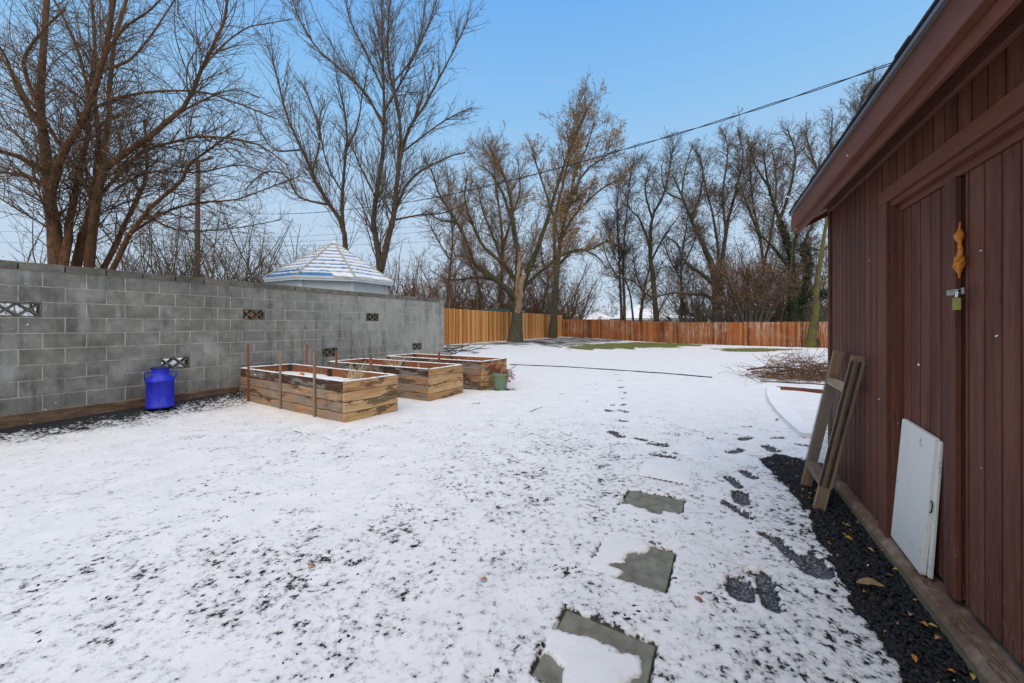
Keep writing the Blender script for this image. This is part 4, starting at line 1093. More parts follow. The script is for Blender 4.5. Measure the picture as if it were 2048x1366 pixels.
# --- tall many-stemmed tree behind the wall on the left
limbsA = [
 ([(115, 545), (104, 440), (100, 360), (88, 262), (82, 205), (88, 82), (96, -40)], 15, 4.5, .3),
 ([(102, 380), (119, 328), (139, 287), (176, 217), (201, 143), (217, 74), (230, -40)], 9.5, 3.5, -.6),
 ([(88, 345), (41, 316), (0, 303), (-60, 285)], 6.5, 3, -.8),
 ([(95, 375), (50, 352), (0, 344), (-70, 330)], 5.5, 2.5, .6),
 ([(86, 262), (60, 225), (35, 160), (0, 115), (-40, 70)], 5.5, 2, .8),
 ([(78, 217), (53, 152), (51, 110), (75, 75), (98, 49), (130, 20)], 4.5, 1.6, -.5),
 ([(125, 545), (137, 480), (142, 430), (160, 345), (178, 250), (171, 150), (130, 40), (90, -30)], 10, 2, 1.0),
 ([(82, 240), (40, 190), (10, 110), (-30, 60)], 4, 1.5, -.8),
]
limbsA2 = [
 ([(178, 545), (184, 460), (197, 389), (208, 340), (235, 318), (287, 279), (361, 225), (389, 172), (410, 123), (443, 61), (457, -10)], 11, 2, -.8),
 ([(150, 545), (163, 480), (180, 440), (186, 380), (200, 330), (195, 246), (186, 164), (190, 80), (182, -20)], 11, 2.6, .4, .0, True),
 ([(203, 335), (217, 246), (221, 164), (230, 82), (256, -10)], 7, 3, .6),
 ([(190, 440), (180, 389), (152, 336), (123, 295), (86, 234), (50, 190)], 5.5, 2.2, -.9),
 ([(201, 548), (242, 467), (279, 389), (293, 357), (293, 287), (288, 240)], 7, 2.2, .9, .3, True),
 ([(221, 548), (262, 467), (311, 406), (361, 365), (381, 328), (430, 291), (470, 262)], 6.5, 1.8, .2, -.2, True),
 ([(205, 385), (238, 352), (287, 303), (369, 279), (418, 273), (512, 287), (575, 330)], 4.5, 1.3, -.6),
 ([(189, 217), (246, 193), (328, 182), (410, 186), (471, 205), (553, 238)], 4, 1.2, -.5),
 ([(410, 130), (447, 90), (492, 57), (530, 48), (586, 39)], 2.6, .8, .3),
 ([(262, 467), (330, 425), (400, 405), (470, 400), (540, 375), (600, 352)], 3.4, 1.1, .5),
 ([(361, 225), (420, 195), (470, 180), (520, 195)], 2.8, 1, .5),
 ([(230, 380), (300, 345), (400, 345), (480, 330), (540, 350)], 3, 1, .3),
 ([(217, 100), (250, 55), (300, 20), (340, -20)], 3.6, 1.5, -.4),
 ([(201, 143), (260, 120), (310, 60), (350, 0)], 3.6, 1.4, .7),
 ([(279, 420), (340, 455), (400, 462), (480, 455), (560, 440)], 2.6, .9, .4),
]
rA = .0030
lvA = [dict(per_m=4.4, t0=.12, t1=1, ang=(.35, 1.15), lenf=.42, k=9, up=.02, wob=.10, sides=4, lmax=2.6, lmin=.5, rf=.5),
       dict(per_m=7.0, t0=.05, t1=1, ang=(.35, 1.1), lenf=.5, k=6, up=.02, wob=.13, sides=3, lmax=1.3, lmin=.25, all=True, rf=.5),
       dict(per_m=5.2, t0=.05, t1=1, ang=(.35, 1.1), lenf=.5, k=4, up=.05, wob=.16, sides=3, lmax=.5, lmin=.1, rf=.6)]
leafA = lambda P: P[:, 2] < 7
tree('bare_tree', 'leafless multi stemmed tree behind the block wall at the far left edge', 8.6, limbsA, ('bark_rust', 'bark_rust_twig'), lvA, rA, (40, .07, 'yellow_leaf', leafA), thin=.84)
tree('bare_tree', 'leafless spreading tree with long arching limbs, right of the leftmost tree', 9.0, limbsA2, ('bark_rust', 'bark_rust_twig'), lvA, rA, (60, .07, 'rust_leaf', leafA), thin=.78)
# --- two tall trees behind the gazebo
limbsB1 = [
 ([(700, 560), (692, 500), (684, 448), (639, 378), (609, 308), (574, 234), (557, 164), (544, 114)], 7.5, 1.2, 0),
 ([(687, 460), (684, 398), (689, 338), (694, 279), (688, 215), (672, 150)], 5, 1.2, .8),
 ([(694, 300), (715, 250), (725, 190), (735, 150)], 2.4, .9, -.8),
 ([(625, 345), (640, 270), (620, 200), (600, 160)], 2.6, .9, 1.0),
 ([(660, 410), (600, 395), (573, 352), (530, 345), (490, 380)], 2.8, .9, -.6),
 ([(600, 300), (550, 300), (520, 262), (500, 225)], 2.4, .8, .5),
 ([(689, 390), (655, 330), (640, 250), (650, 200)], 2.4, .9, -.4),
]
lvB = [dict(per_m=3.2, t0=.15, t1=1, ang=(.3, .8), lenf=.38, k=8, up=.10, wob=.07, sides=4, lmax=3.0, lmin=.6),
       dict(per_m=5.4, t0=.1, t1=1, ang=(.3, .85), lenf=.44, k=5, up=.08, wob=.09, sides=3, lmax=1.6, lmin=.3, all=True),
       dict(per_m=4.6, t0=.1, t1=1, ang=(.3, .8), lenf=.45, k=3, up=.06, wob=.10, sides=3, lmax=.7, lmin=.15)]
tree('bare_tree', 'slender leafless tree forking low, directly behind the gazebo peak', 15.5, limbsB1, ('bark_dark', 'bark_dark_twig'), lvB, .0050, thin=.8)
limbsB2 = [
 ([(765, 590), (762, 545), (755, 500), (748, 448), (753, 388), (766, 299), (768, 224), (766, 124), (763, -10)], 10, 1.8, .3),
 ([(762, 540), (776, 480), (788, 428), (793, 378), (801, 308), (798, 219), (783, 164), (775, 90), (780, 0)], 8.5, 1.4, -.8),
 ([(801, 318), (818, 259), (848, 214), (883, 149), (913, 90), (935, 40)], 4.2, 1, -.8),
 ([(766, 249), (729, 184), (674, 134), (629, 90), (599, 40), (585, 0)], 3.6, 1, .9),
 ([(788, 423), (823, 358), (888, 318), (930, 305)], 4.2, 1, .7),
 ([(768, 224), (810, 150), (840, 80), (850, 0)], 3.2, 1, 1.1),
 ([(766, 180), (730, 100), (700, 40), (690, -20)], 2.8, 1, -.8),
 ([(801, 308), (850, 270), (900, 235), (945, 215)], 2.6, .9, .3),
 ([(753, 400), (720, 330), (700, 290), (660, 240)], 2.6, .8, -.6),
 ([(788, 440), (840, 430), (890, 425), (940, 400)], 2.6, .9, -.4),
 ([(783, 170), (830, 110), (860, 40), (880, -20)], 2.4, .9, .5),
]
tree('bare_tree', 'tallest leafless tree with two trunks rising right of the gazebo', 15.0, limbsB2, ('bark_dark', 'bark_dark_twig'), lvB, .0050, thin=.8)
# --- mossy tree with sawn snags in the yard, and the leafy oak beside it
limbsC1 = [
 ([(1030, 685), (1033, 620), (1035, 587), (1037, 522), (1027, 458), (1022, 398), (1005, 345), (977, 289)], 12, 1.3, .5),
 ([(1033, 600), (997, 562), (948, 527), (938, 498), (913, 443), (878, 388), (863, 338)], 6.5, 1.3, -1),
 ([(1036, 570), (1010, 532), (968, 493), (945, 450), (930, 400), (935, 350)], 5, 1.2, 1.2),
 ([(1040, 590), (1055, 545), (1077, 488), (1097, 433), (1122, 348), (1147, 279), (1175, 215)], 7, 1.3, -.8),
 ([(1042, 580), (1068, 555), (1097, 532), (1135, 505), (1180, 500), (1215, 480)], 4.2, 1.2, -.5),
 ([(1030, 470), (1010, 400), (985, 350), (958, 330)], 3, 1, -1),
 ([(913, 443), (880, 440), (850, 420)], 2.6, 1, 0),
 ([(990, 560), (950, 555), (900, 560), (860, 540)], 3.2, 1, 1),
 ([(1035, 600), (1036, 570), (1037, 540), (1040, 507)], 6.0, 4.2, -.5),
 ([(1034, 625), (1038, 600), (1042, 575), (1047, 548)], 7.5, 4.6, -.6),
]
rC = .0085
lvC = [dict(per_m=2.0, t0=.2, t1=1, ang=(.35, .95), lenf=.38, k=8, up=.09, wob=.13, sides=4, lmax=3.2, lmin=.7),
       dict(per_m=5.6, t0=.1, t1=1, ang=(.35, 1.0), lenf=.46, k=5, up=.07, wob=.15, sides=3, lmax=1.6, lmin=.35, all=True),
       dict(per_m=7.0, t0=.1, t1=1, ang=(.35, .9), lenf=.5, k=3, up=.06, wob=.16, sides=3, lmax=.9, lmin=.2)]
tree('mossy_tree', 'moss covered tree with sawn pale stubs standing before the golden fence', 24.0, limbsC1, ('bark_moss', 'bark_oak_twig', 'bark_oak'), lvC, rC, (2600, .10, 'brown_leaf', None), snag=(8, 9))
limbsC2 = [
 ([(1105, 672), (1110, 600), (1112, 562), (1122, 478), (1137, 413), (1165, 350), (1200, 320), (1232, 300)], 7, 1.2, -.5),
 ([(1112, 562), (1108, 500), (1110, 440), (1130, 350), (1150, 280), (1185, 200)], 4.5, 1.1, .8),
 ([(1137, 413), (1150, 350), (1175, 290), (1190, 240)], 3, 1, -1),
 ([(1122, 478), (1150, 430), (1200, 380), (1255, 350)], 3.4, 1, .5),
 ([(1110, 440), (1090, 380), (1070, 320), (1065, 300)], 2.8, 1, -.6),
 ([(1115, 530), (1150, 500), (1190, 510), (1215, 540)], 2.8, 1, -.8),
]
lvC2 = [dict(per_m=2.0, t0=.3, t1=1, ang=(.35, .9), lenf=.36, k=7, up=.10, wob=.10, sides=4, lmax=3.0, lmin=.7),
       dict(per_m=4.9, t0=.1, t1=1, ang=(.35, 1.0), lenf=.46, k=5, up=.08, wob=.14, sides=3, lmax=1.7, lmin=.35, all=True),
       dict(per_m=6.0, t0=.1, t1=1, ang=(.35, .9), lenf=.5, k=3, up=.06, wob=.14, sides=3, lmax=.9, lmin=.2)]
tree('oak_tree', 'oak with clinging brown leaves near the corner where the two fences meet', 30.5, limbsC2, ('bark_oak', 'bark_oak_twig'), lvC2, .010, (15000, .12, 'oak_leaf', lambda P: P[:, 2] > 6.5))
# --- trees behind the red fence
lvD = [dict(per_m=1.9, t0=.22, t1=1, ang=(.4, 1.0), lenf=.36, k=7, up=.07, wob=.14, sides=4, lmax=3.4, lmin=.8),
       dict(per_m=5.2, t0=.1, t1=1, ang=(.4, 1.05), lenf=.48, k=5, up=.06, wob=.17, sides=3, lmax=1.9, lmin=.4, all=True),
       dict(per_m=6.4, t0=.1, t1=1, ang=(.4, .95), lenf=.5, k=3, up=.04, wob=.18, sides=3, lmax=1.0, lmin=.25)]
tree('thin_tree', 'thin straight pair of leafless stems rising behind the left part of the red fence', 36.0, [
 ([(1243, 642), (1240, 560), (1236, 480), (1234, 418), (1240, 340)], 3, .8, 0),
 ([(1249, 642), (1247, 560), (1248, 486), (1257, 390), (1262, 330)], 3, .8, .5, 0, True),
 ([(1240, 560), (1215, 520), (1200, 460)], 1.8, .7, .3), ([(1266, 640), (1258, 580), (1225, 500), (1215, 440)], 2.2, .7, .6, .4, True)],
 ('bark_dark', 'bark_dark_twig'), lvD, .011)
tree('mossy_tree', 'leaning greenish trunk with crooked top behind the middle of the red fence', 33.5, [
 ([(1313, 645), (1306, 560), (1300, 508), (1304, 436), (1327, 390), (1338, 340), (1345, 300)], 5.5, 1, 0),
 ([(1302, 500), (1280, 440), (1262, 420), (1245, 380)], 2.6, .9, .8), ([(1304, 436), (1290, 380), (1300, 330)], 2.4, .9, -.8),
 ([(1310, 600), (1285, 580), (1262, 560), (1225, 555)], 2.2, .8, -.4), ([(1303, 520), (1330, 470), (1360, 430)], 2.2, .8, -.4)],
 ('bark_moss', 'bark_dark_twig'), lvD, .010)
tree('thin_tree', 'short dark forked stem between the pair of thin stems and the leaning green trunk', 37.0, [
 ([(1281, 640), (1285, 600), (1292, 563), (1300, 520), (1290, 460)], 3.6, .8, 0), ([(1285, 600), (1310, 560), (1325, 520)], 2, .7, .5), ([(1287, 590), (1270, 540), (1265, 490)], 2, .7, -.5)],
 ('bark_dark', 'bark_dark_twig'), lvD, .011)
tree('large_dark_tree', 'broad dark tree with a long low limb reaching left over the red fence', 31.5, [
 ([(1434, 645), (1434, 600), (1431, 554), (1415, 510), (1404, 486), (1381, 440), (1363, 390), (1345, 350)], 10.5, 1.4, -.5),
 ([(1437, 600), (1444, 540), (1452, 463), (1468, 395), (1486, 318), (1477, 263)], 6, 1, .8),
 ([(1428, 605), (1415, 592), (1390, 588), (1350, 586), (1318, 592), (1290, 605)], 4.8, 1.2, -1),
 ([(1428, 570), (1404, 549), (1368, 522), (1355, 490), (1330, 470)], 4.8, 1.2, .8),
 ([(1452, 463), (1445, 390), (1455, 310), (1450, 270)], 3, 1, -.5), ([(1431, 554), (1436, 500), (1425, 430), (1410, 370), (1400, 310)], 3.8, 1, .5),
 ([(1381, 440), (1400, 390), (1405, 340), (1390, 300)], 2.6, .9, -.7), ([(1363, 390), (1370, 340), (1385, 290)], 2.2, .9, .6),
 ([(1363, 400), (1330, 380), (1322, 330)], 2.2, .9, 0)],
 ('bark_grey', 'bark_dark_twig'), lvD, .010, (3200, .10, 'brown_leaf', lambda P: P[:, 2] > 3))
tree('thin_tree', 'slim straight stem rising just left of the broad dark tree', 34.0, [
 ([(1363, 642), (1363, 580), (1362, 527), (1372, 455), (1380, 400)], 3, .8, 0), ([(1363, 560), (1340, 520), (1325, 480)], 1.8, .7, .4), ([(1363, 540), (1385, 490), (1398, 450)], 1.8, .7, -.4)],
 ('bark_moss', 'bark_grey_twig'), lvD, .011)
tree('ivy_tree', 'big ivy clad dark tree with crooked limbs near the shed corner', 30.0, [
 ([(1588, 645), (1584, 570), (1581, 508), (1558, 440), (1536, 372), (1527, 304)], 10, 1.3, 0),
 ([(1592, 640), (1603, 600), (1617, 531), (1608, 490), (1630, 440), (1650, 400)], 8, 1.3, .6, .4, True),
 ([(1600, 600), (1625, 585), (1655, 588), (1690, 575)], 5, 1.3, -.4),
 ([(1581, 508), (1600, 450), (1620, 390), (1640, 330)], 4.5, 1.1, -.8), ([(1558, 440), (1580, 380), (1590, 310), (1575, 260)], 3.4, 1, .7),
 ([(1582, 540), (1550, 500), (1520, 470), (1500, 450)], 3.4, 1, -.4), ([(1536, 372), (1510, 330), (1500, 290)], 2.4, .9, .2), ([(1608, 490), (1640, 500), (1680, 480)], 3.6, 1, .5)],
 ('bark_ivy', 'bark_dark_twig'), lvD, .011, (3000, .11, 'brown_leaf', lambda P: P[:, 2] > 3))
ob_ivy = [o for o in bpy.data.objects if o.name.startswith('ivy_tree')][0]
ip = []
for a_, b_, r_ in (((1588, 645), (1581, 508), .42), ((1592, 640), (1617, 531), .42), ((1600, 600), (1655, 588), .36), ((1617, 531), (1608, 490), .3), ((1581, 508), (1558, 440), .25)):
    A_ = at(*a_, 30.0); B_ = at(*b_, 30.0); t_ = rng.random((1500, 1)); q_ = A_ * (1 - t_) + B_ * t_ + norm(rng.normal(0, 1, (1500, 3))) * r_ * rng.uniform(.7, 1.25, (1500, 1)); ip.append(q_)
leaf_quads(np.concatenate(ip) - np.array(ob_ivy.location), rng.uniform(.08, .15, 7500), 'ivy_leaves', M['ivy_leaf'], ob_ivy, kind='stuff')
lvE = [dict(per_m=2.4, t0=.3, t1=1, ang=(.3, .8), lenf=.32, k=7, up=.12, wob=.10, sides=4, lmax=3.0, lmin=.8),
       dict(per_m=5.3, t0=.1, t1=1, ang=(.3, .85), lenf=.45, k=5, up=.12, wob=.12, sides=3, lmax=1.6, lmin=.4, all=True),
       dict(per_m=6.4, t0=.1, t1=1, ang=(.3, .8), lenf=.5, k=3, up=.08, wob=.14, sides=3, lmax=.9, lmin=.25)]
tree('tall_tree', 'tall pale twigged tree whose top shows above the shed eave', 34.0, [
 ([(1690, 650), (1688, 520), (1690, 400), (1705, 300), (1715, 230), (1728, 180)], 8, 1.2, 0),
 ([(1690, 450), (1665, 370), (1660, 300), (1665, 235)], 4, 1.1, .6), ([(1690, 420), (1640, 350), (1620, 300), (1610, 265)], 3.6, 1.1, -.6), ([(1700, 320), (1745, 250), (1755, 190)], 3, 1, .4),
 ([(1690, 480), (1655, 440), (1640, 400), (1650, 340)], 3.6, 1.1, .3)],
 ('bark_grey', 'bark_grey_twig'), lvE, .011)
tree('slim_tree', 'reddish slim tree with upright branches behind the orange leafed shrub', 33.0, [
 ([(1530, 645), (1528, 560), (1520, 480), (1505, 400), (1500, 330), (1505, 285)], 4, 1, 0), ([(1525, 540), (1545, 450), (1552, 370), (1545, 300)], 2.8, .9, .6), ([(1518, 470), (1490, 400), (1470, 340)], 2.4, .9, -.4)],
 ('bark_grey', 'bark_red_twig'), lvE, .010, (1800, .10, 'rust_leaf', lambda P: P[:, 2] > 4))
tree('orange_shrub', 'many stemmed shrub with orange tinted leaves just behind the red fence', 29.5, [
 ([(1500, 650), (1496, 600), (1490, 560), (1480, 535)], 3.4, .9, -.3)] + [([(1500 + x0, 650), (1500 + x0 * 1.3 + x1 * .4, 600), (1500 + x0 * 1.4 + x1 * .8, 560), (1500 + x0 * 1.5 + x1, 530 + abs(x1) * .3)], 2.4, .7, random.uniform(-.8, .8), 0, True)
   for x0, x1 in ((-20, -20), (-12, -35), (-8, 5), (-3, 25), (4, -12), (9, 14), (15, 30), (20, 8), (26, 28), (30, 45), (-26, -38))],
 ('bark_grey', 'bark_red_twig'), lvD, .009, (2600, .12, 'brown_leaf', lambda P: P[:, 2] > 2.6), cat='shrub')
# two mossy trunks on our side of the red fence
tree('leaning_trunk', 'bright mossy trunk leaning right in front of the red fence by the shed', 22.6, [
 ([(1620, 696), (1630, 620), (1634, 577), (1643, 508), (1653, 445), (1660, 380)], 7, 2.2, 0), ([(1634, 577), (1650, 560), (1675, 520)], 1.8, .8, .2), ([(1650, 460), (1668, 400)], 1.6, .7, .2)],
 ('bark_moss_bright', 'bark_grey_twig'), [dict(per_m=.9, t0=.6, t1=1, ang=(.4, 1.0), lenf=.3, k=6, up=.05, wob=.14, sides=3, lmax=1.6, lmin=.5),
  dict(per_m=2, t0=.1, t1=1, ang=(.4, 1.0), lenf=.5, k=4, up=.05, wob=.14, sides=3, lmax=.8, lmin=.2)], .007)
tree('leaning_trunk', 'shorter dark mossy trunk leaning far right, half hidden by the shed corner', 22.8, [
 ([(1628, 696), (1642, 655), (1658, 625), (1675, 590)], 8, 5, .3), ([(1650, 640), (1662, 600), (1665, 560)], 1.6, .7, .2)],
 ('bark_moss', 'bark_grey_twig'), [dict(per_m=.9, t0=.6, t1=1, ang=(.4, 1.0), lenf=.4, k=6, up=.05, wob=.14, sides=3, lmax=1.6, lmin=.5),
  dict(per_m=2, t0=.1, t1=1, ang=(.4, 1.0), lenf=.5, k=4, up=.05, wob=.14, sides=3, lmax=.8, lmin=.2)], .007)
# more individual trunks behind the golden fence and behind the wall
tree('thin_tree', 'dark stem close behind the golden fence left of the mossy tree', 33.0, [
 ([(895, 620), (898, 560), (905, 480), (900, 400), (895, 350)], 3, .8, 0), ([(900, 520), (870, 470), (850, 430)], 1.8, .7, .5), ([(903, 460), (930, 410), (945, 360)], 1.8, .7, -.5)],
 ('bark_dark', 'bark_red_twig'), lvD, .011, (350, .11, 'brown_leaf', None))
tree('forked_tree', 'tall forked tree standing behind the golden fence near the sawn snag', 35.0, [
 ([(1000, 625), (1003, 560), (1005, 500), (1000, 430), (990, 360), (985, 300)], 5, 1, 0), ([(1004, 520), (985, 470), (965, 420), (955, 370)], 3, .9, .6), ([(1004, 500), (1022, 440), (1040, 380), (1035, 320)], 3, .9, -.6), ([(960, 620), (955, 560), (930, 500), (925, 440)], 3.4, .9, .5, .3, True)],
 ('bark_dark', 'bark_oak_twig'), lvD, .011, (500, .12, 'brown_leaf', None))
tree('crooked_tree', 'low crooked tree behind the golden fence right of the mossy one', 34.0, [
 ([(1083, 630), (1090, 590), (1097, 560), (1085, 520), (1080, 470)], 3.2, .9, 0), ([(1093, 570), (1075, 545), (1060, 510)], 2, .7, .5), ([(1095, 560), (1120, 530), (1150, 500)], 2, .7, -.3)],
 ('bark_moss', 'bark_grey_twig'), lvD, .011)

# --- brush masses: nobody could count these stems
def brush(name, label, px0, px1, Y0, Y1, h0, h1, n_, mat, rmin, leaf=None, base_px=None, lean=.42):
    xs = rng.uniform(px0, px1, n_); Ys = rng.uniform(Y0, Y1, n_); X = (xs - 1024) / F * Ys
    z = gz(X, Ys); H = rng.uniform(h0, h1, n_); k = 7
    P = np.zeros((n_, k, 3)); p = np.stack([X, Ys, z - .05], -1); P[:, 0] = p; d = norm(np.stack([rng.normal(0, lean, n_), rng.normal(0, lean, n_), np.ones(n_)], -1))
    for j in range(1, k):
        d = norm(d + rng.normal(0, .14, (n_, 3))); p = p + d * (H / (k - 1))[:, None]; P[:, j] = p
    Rr = (H * .0075)[:, None] * np.linspace(1, .25, k)[None]; Rr = np.maximum(Rr, rmin)
    g = [(P, Rr, 4)]
    a, b = spawn(P, Rr, 1.7, .15, 1, (.4, 1.1), .45, 5, up=.05, wob=.15, rmin=rmin, rf=.4, lmax=2, lmin=.3); g.append((a, b, 3))
    a2, b2 = spawn(a, b, 2.6, .1, 1, (.4, 1.1), .5, 3, up=.05, wob=.16, rmin=rmin, lmax=.9, lmin=.15); g.append((a2, b2, 3))
    g = [(q - np.array([X.mean(), Ys.mean(), 0]), r_, s_) for q, r_, s_ in g]
    me = tubes(g, M[mat], name)
    o = link(name, me, None, (X.mean(), Ys.mean(), 0)); tag(o, label, 'brush', kind='stuff')
    d_ = tag(link(name, me, o, (.35, .9, .05)), kind='stuff'); d_.scale = (-1, 1, .93)
    if leaf:
        cnt, sz, lm = leaf; t_ = a2[:, 1:].reshape(-1, 3); s_ = t_[rng.integers(0, len(t_), cnt)] + rng.normal(0, sz, (cnt, 3))
        leaf_quads(s_ - np.array([X.mean(), Ys.mean(), 0]), rng.uniform(.6, 1.2, cnt) * sz, 'brush_leaves', M[lm], o, kind='stuff')
    return o
brush('brush_thicket', 'dark tangled thicket with dead leaves behind the wall around the utility pole', 230, 520, 17, 23, 2.4, 7.2, 200, 'bark_dark_twig', .006, (3600, .09, 'brown_leaf'))
brush('brush_thicket', 'reddish brown thicket behind the wall on both sides of the gazebo', 520, 860, 20, 27, 2.6, 5.8, 180, 'bark_red_twig', .007, (2000, .10, 'rust_leaf'))
brush('brush_thicket', 'low twiggy growth behind the wall at the far left', -80, 240, 18, 26, 2.0, 3.8, 50, 'bark_dark_twig', .007)
brush('brush_thicket', 'brown twiggy thicket behind the golden fence', 850, 1150, 34, 42, 3.0, 9.0, 175, 'bark_red_twig', .011, (4200, .12, 'brown_leaf'))
brush('brush_thicket', 'tangled dark undergrowth between the trees behind the red fence', 1380, 1680, 31, 38, 3.0, 9.5, 165, 'bark_grey_twig', .010, (2600, .12, 'rust_leaf'))
brush('brush_thicket', 'thin twiggy growth beyond the left part of the red fence', 1130, 1400, 50, 56, 1.8, 2.6, 8, 'bark_grey_twig', .014, (500, .14, 'brown_leaf'))
brush('distant_woods', 'low line of bare woods on the horizon beyond the houses', 700, 1800, 90, 125, 5, 9, 75, 'bark_grey_twig', .035)
# dark conifers beside the far houses
def conifer(px, Y, h, r, label):
    X = (px - 1024) / F * Y; z = float(gz(X, Y)); root = empty('conifer', (X, Y, z), label=label, cat='tree')
    MB().tube([(0, 0, 0), (0, 0, h * .9)], [.18, .04], 8).build('trunk', M['bark_dark'], root)
    N = 2600; t = rng.random(N) ** .8; a = rng.uniform(0, 6.28, N); rad = r * (1 - t) * (.45 + .55 * rng.random(N)) * (1 + .25 * np.sin(a * 3 + t * 20)) + .1
    P = np.stack([rad * np.cos(a), rad * np.sin(a), h * .12 + t * h * .88 - rad * .15], -1)
    leaf_quads(P, rng.uniform(.25, .5, N), 'crown', M['conifer'], root)
conifer(1366, 72, 5.2, 1.9, 'dark green conifer beyond the big snowy roof')
conifer(1395, 78, 4.8, 2.2, 'rounder dark conifer right of the big snowy roof')

# ------------------------------------------------------------------ houses beyond the fence
plain('cream_siding', (.50, .47, .38), .8, var=.08, scale=3); plain('brick_wall', (.20, .12, .09), .9, var=.3, scale=9); plain('grey_wall', (.30, .30, .30), .9, var=.1); plain('window_glass', (.03, .035, .04), .15)
def house(px0, px1, Y, dep, eave, ridge, wallmat, label, hip=True, rz=0.0, chim=None, wins=2):
    X0, X1 = (px0 - 1024) / F * Y, (px1 - 1024) / F * Y; cx = (X0 + X1) / 2; z = float(gz(cx, Y)); w_ = X1 - X0
    root = empty('house', (cx, Y + dep / 2, z), rz, label=label, cat='house')
    hw, hd = w_ / 2 - .35, dep / 2 - .35; e_, r_ = EYE + (650 - eave) / F * Y - z, EYE + (650 - ridge) / F * Y - z
    MB().box(-hw, hw, -hd, hd, -.2, e_).build('wall', M[wallmat], root)
    q = min(w_, dep) / 2 if hip else 0
    rx = max(w_ / 2 - q, .25) if hip else w_ / 2
    rv = [(-w_ / 2, -dep / 2, e_), (w_ / 2, -dep / 2, e_), (w_ / 2, dep / 2, e_), (-w_ / 2, dep / 2, e_), (-rx, 0, r_), (rx, 0, r_)]
    fc = [(0, 1, 5, 4), (1, 2, 5), (2, 3, 4, 5), (3, 0, 4), (3, 2, 1, 0)]
    MB().add(rv, fc).build('roof', M['shingle'], root)
    MB().add([(x, y, zz + .10) for x, y, zz in rv], fc[:4]).build('snow_cap', M['snow'], root)
    MB().box(-w_ / 2, w_ / 2, -dep / 2 - .03, -dep / 2, e_ - .16, e_ + .02).build('gutter', M['cream_siding'], root)
    for k in range(wins):
        x = -hw + (k + .5) * 2 * hw / wins
        wf = MB().box(x - .6, x + .6, -hd - .05, -hd, e_ - 1.35, e_ - .35).build('window', M['cream_siding'], root)
        MB().box(x - .52, x + .52, -hd - .07, -hd - .055, e_ - 1.27, e_ - .43).build('pane', M['window_glass'], wf)
    if chim: MB().box(chim - .4, chim + .4, -.3, .3, e_, r_ + .55).build('chimney', M['brick_wall'], root)
    return root
house(1085, 1166, 64, 8, 633, 617, 'grey_wall', 'low snowy roofed house with a brick chimney at the fence corner', chim=2.3)
house(1168, 1236, 70, 7, 640, 625, 'grey_wall', 'small house with a pyramid shaped snowy roof beyond the red fence')
house(1246, 1352, 60, 9, 638, 608, 'grey_wall', 'largest snow covered roof beyond the red fence')
house(1346, 1392, 58, 6, 638, 630, 'cream_siding', 'low snowy roofed wing right of the largest snowy roof', hip=False)
house(1590, 1700, 46, 8, 615, 598, 'cream_siding', 'cream sided house with snowy roof seen between the ivy tree and shed', hip=False)
# rounded teal rim of a trampoline behind the golden fence
plain('teal_vinyl', (.01, .11, .09), .5)
tX, tY = (995 - 1024) / F * 31.5, 31.5; tz = EYE + (650 - 620.5) / F * 31.5
tr = empty('trampoline', (tX, tY, float(gz(tX, tY))), label='teal padded rim showing just over the golden fence', cat='trampoline')
zt = tz - tr.location.z
MB().tube([(1.25 * math.cos(a), 1.25 * math.sin(a) , zt) for a in np.linspace(0, 2 * math.pi, 33)], .05, 6, False).build('rim', M['teal_vinyl'], tr, True)
for a in (.8, 2.3, 3.9, 5.5): MB().tube([(1.2 * math.cos(a), 1.2 * math.sin(a), 0), (1.2 * math.cos(a), 1.2 * math.sin(a), zt)], .025, 6).build('leg', M['zinc'], tr, True)

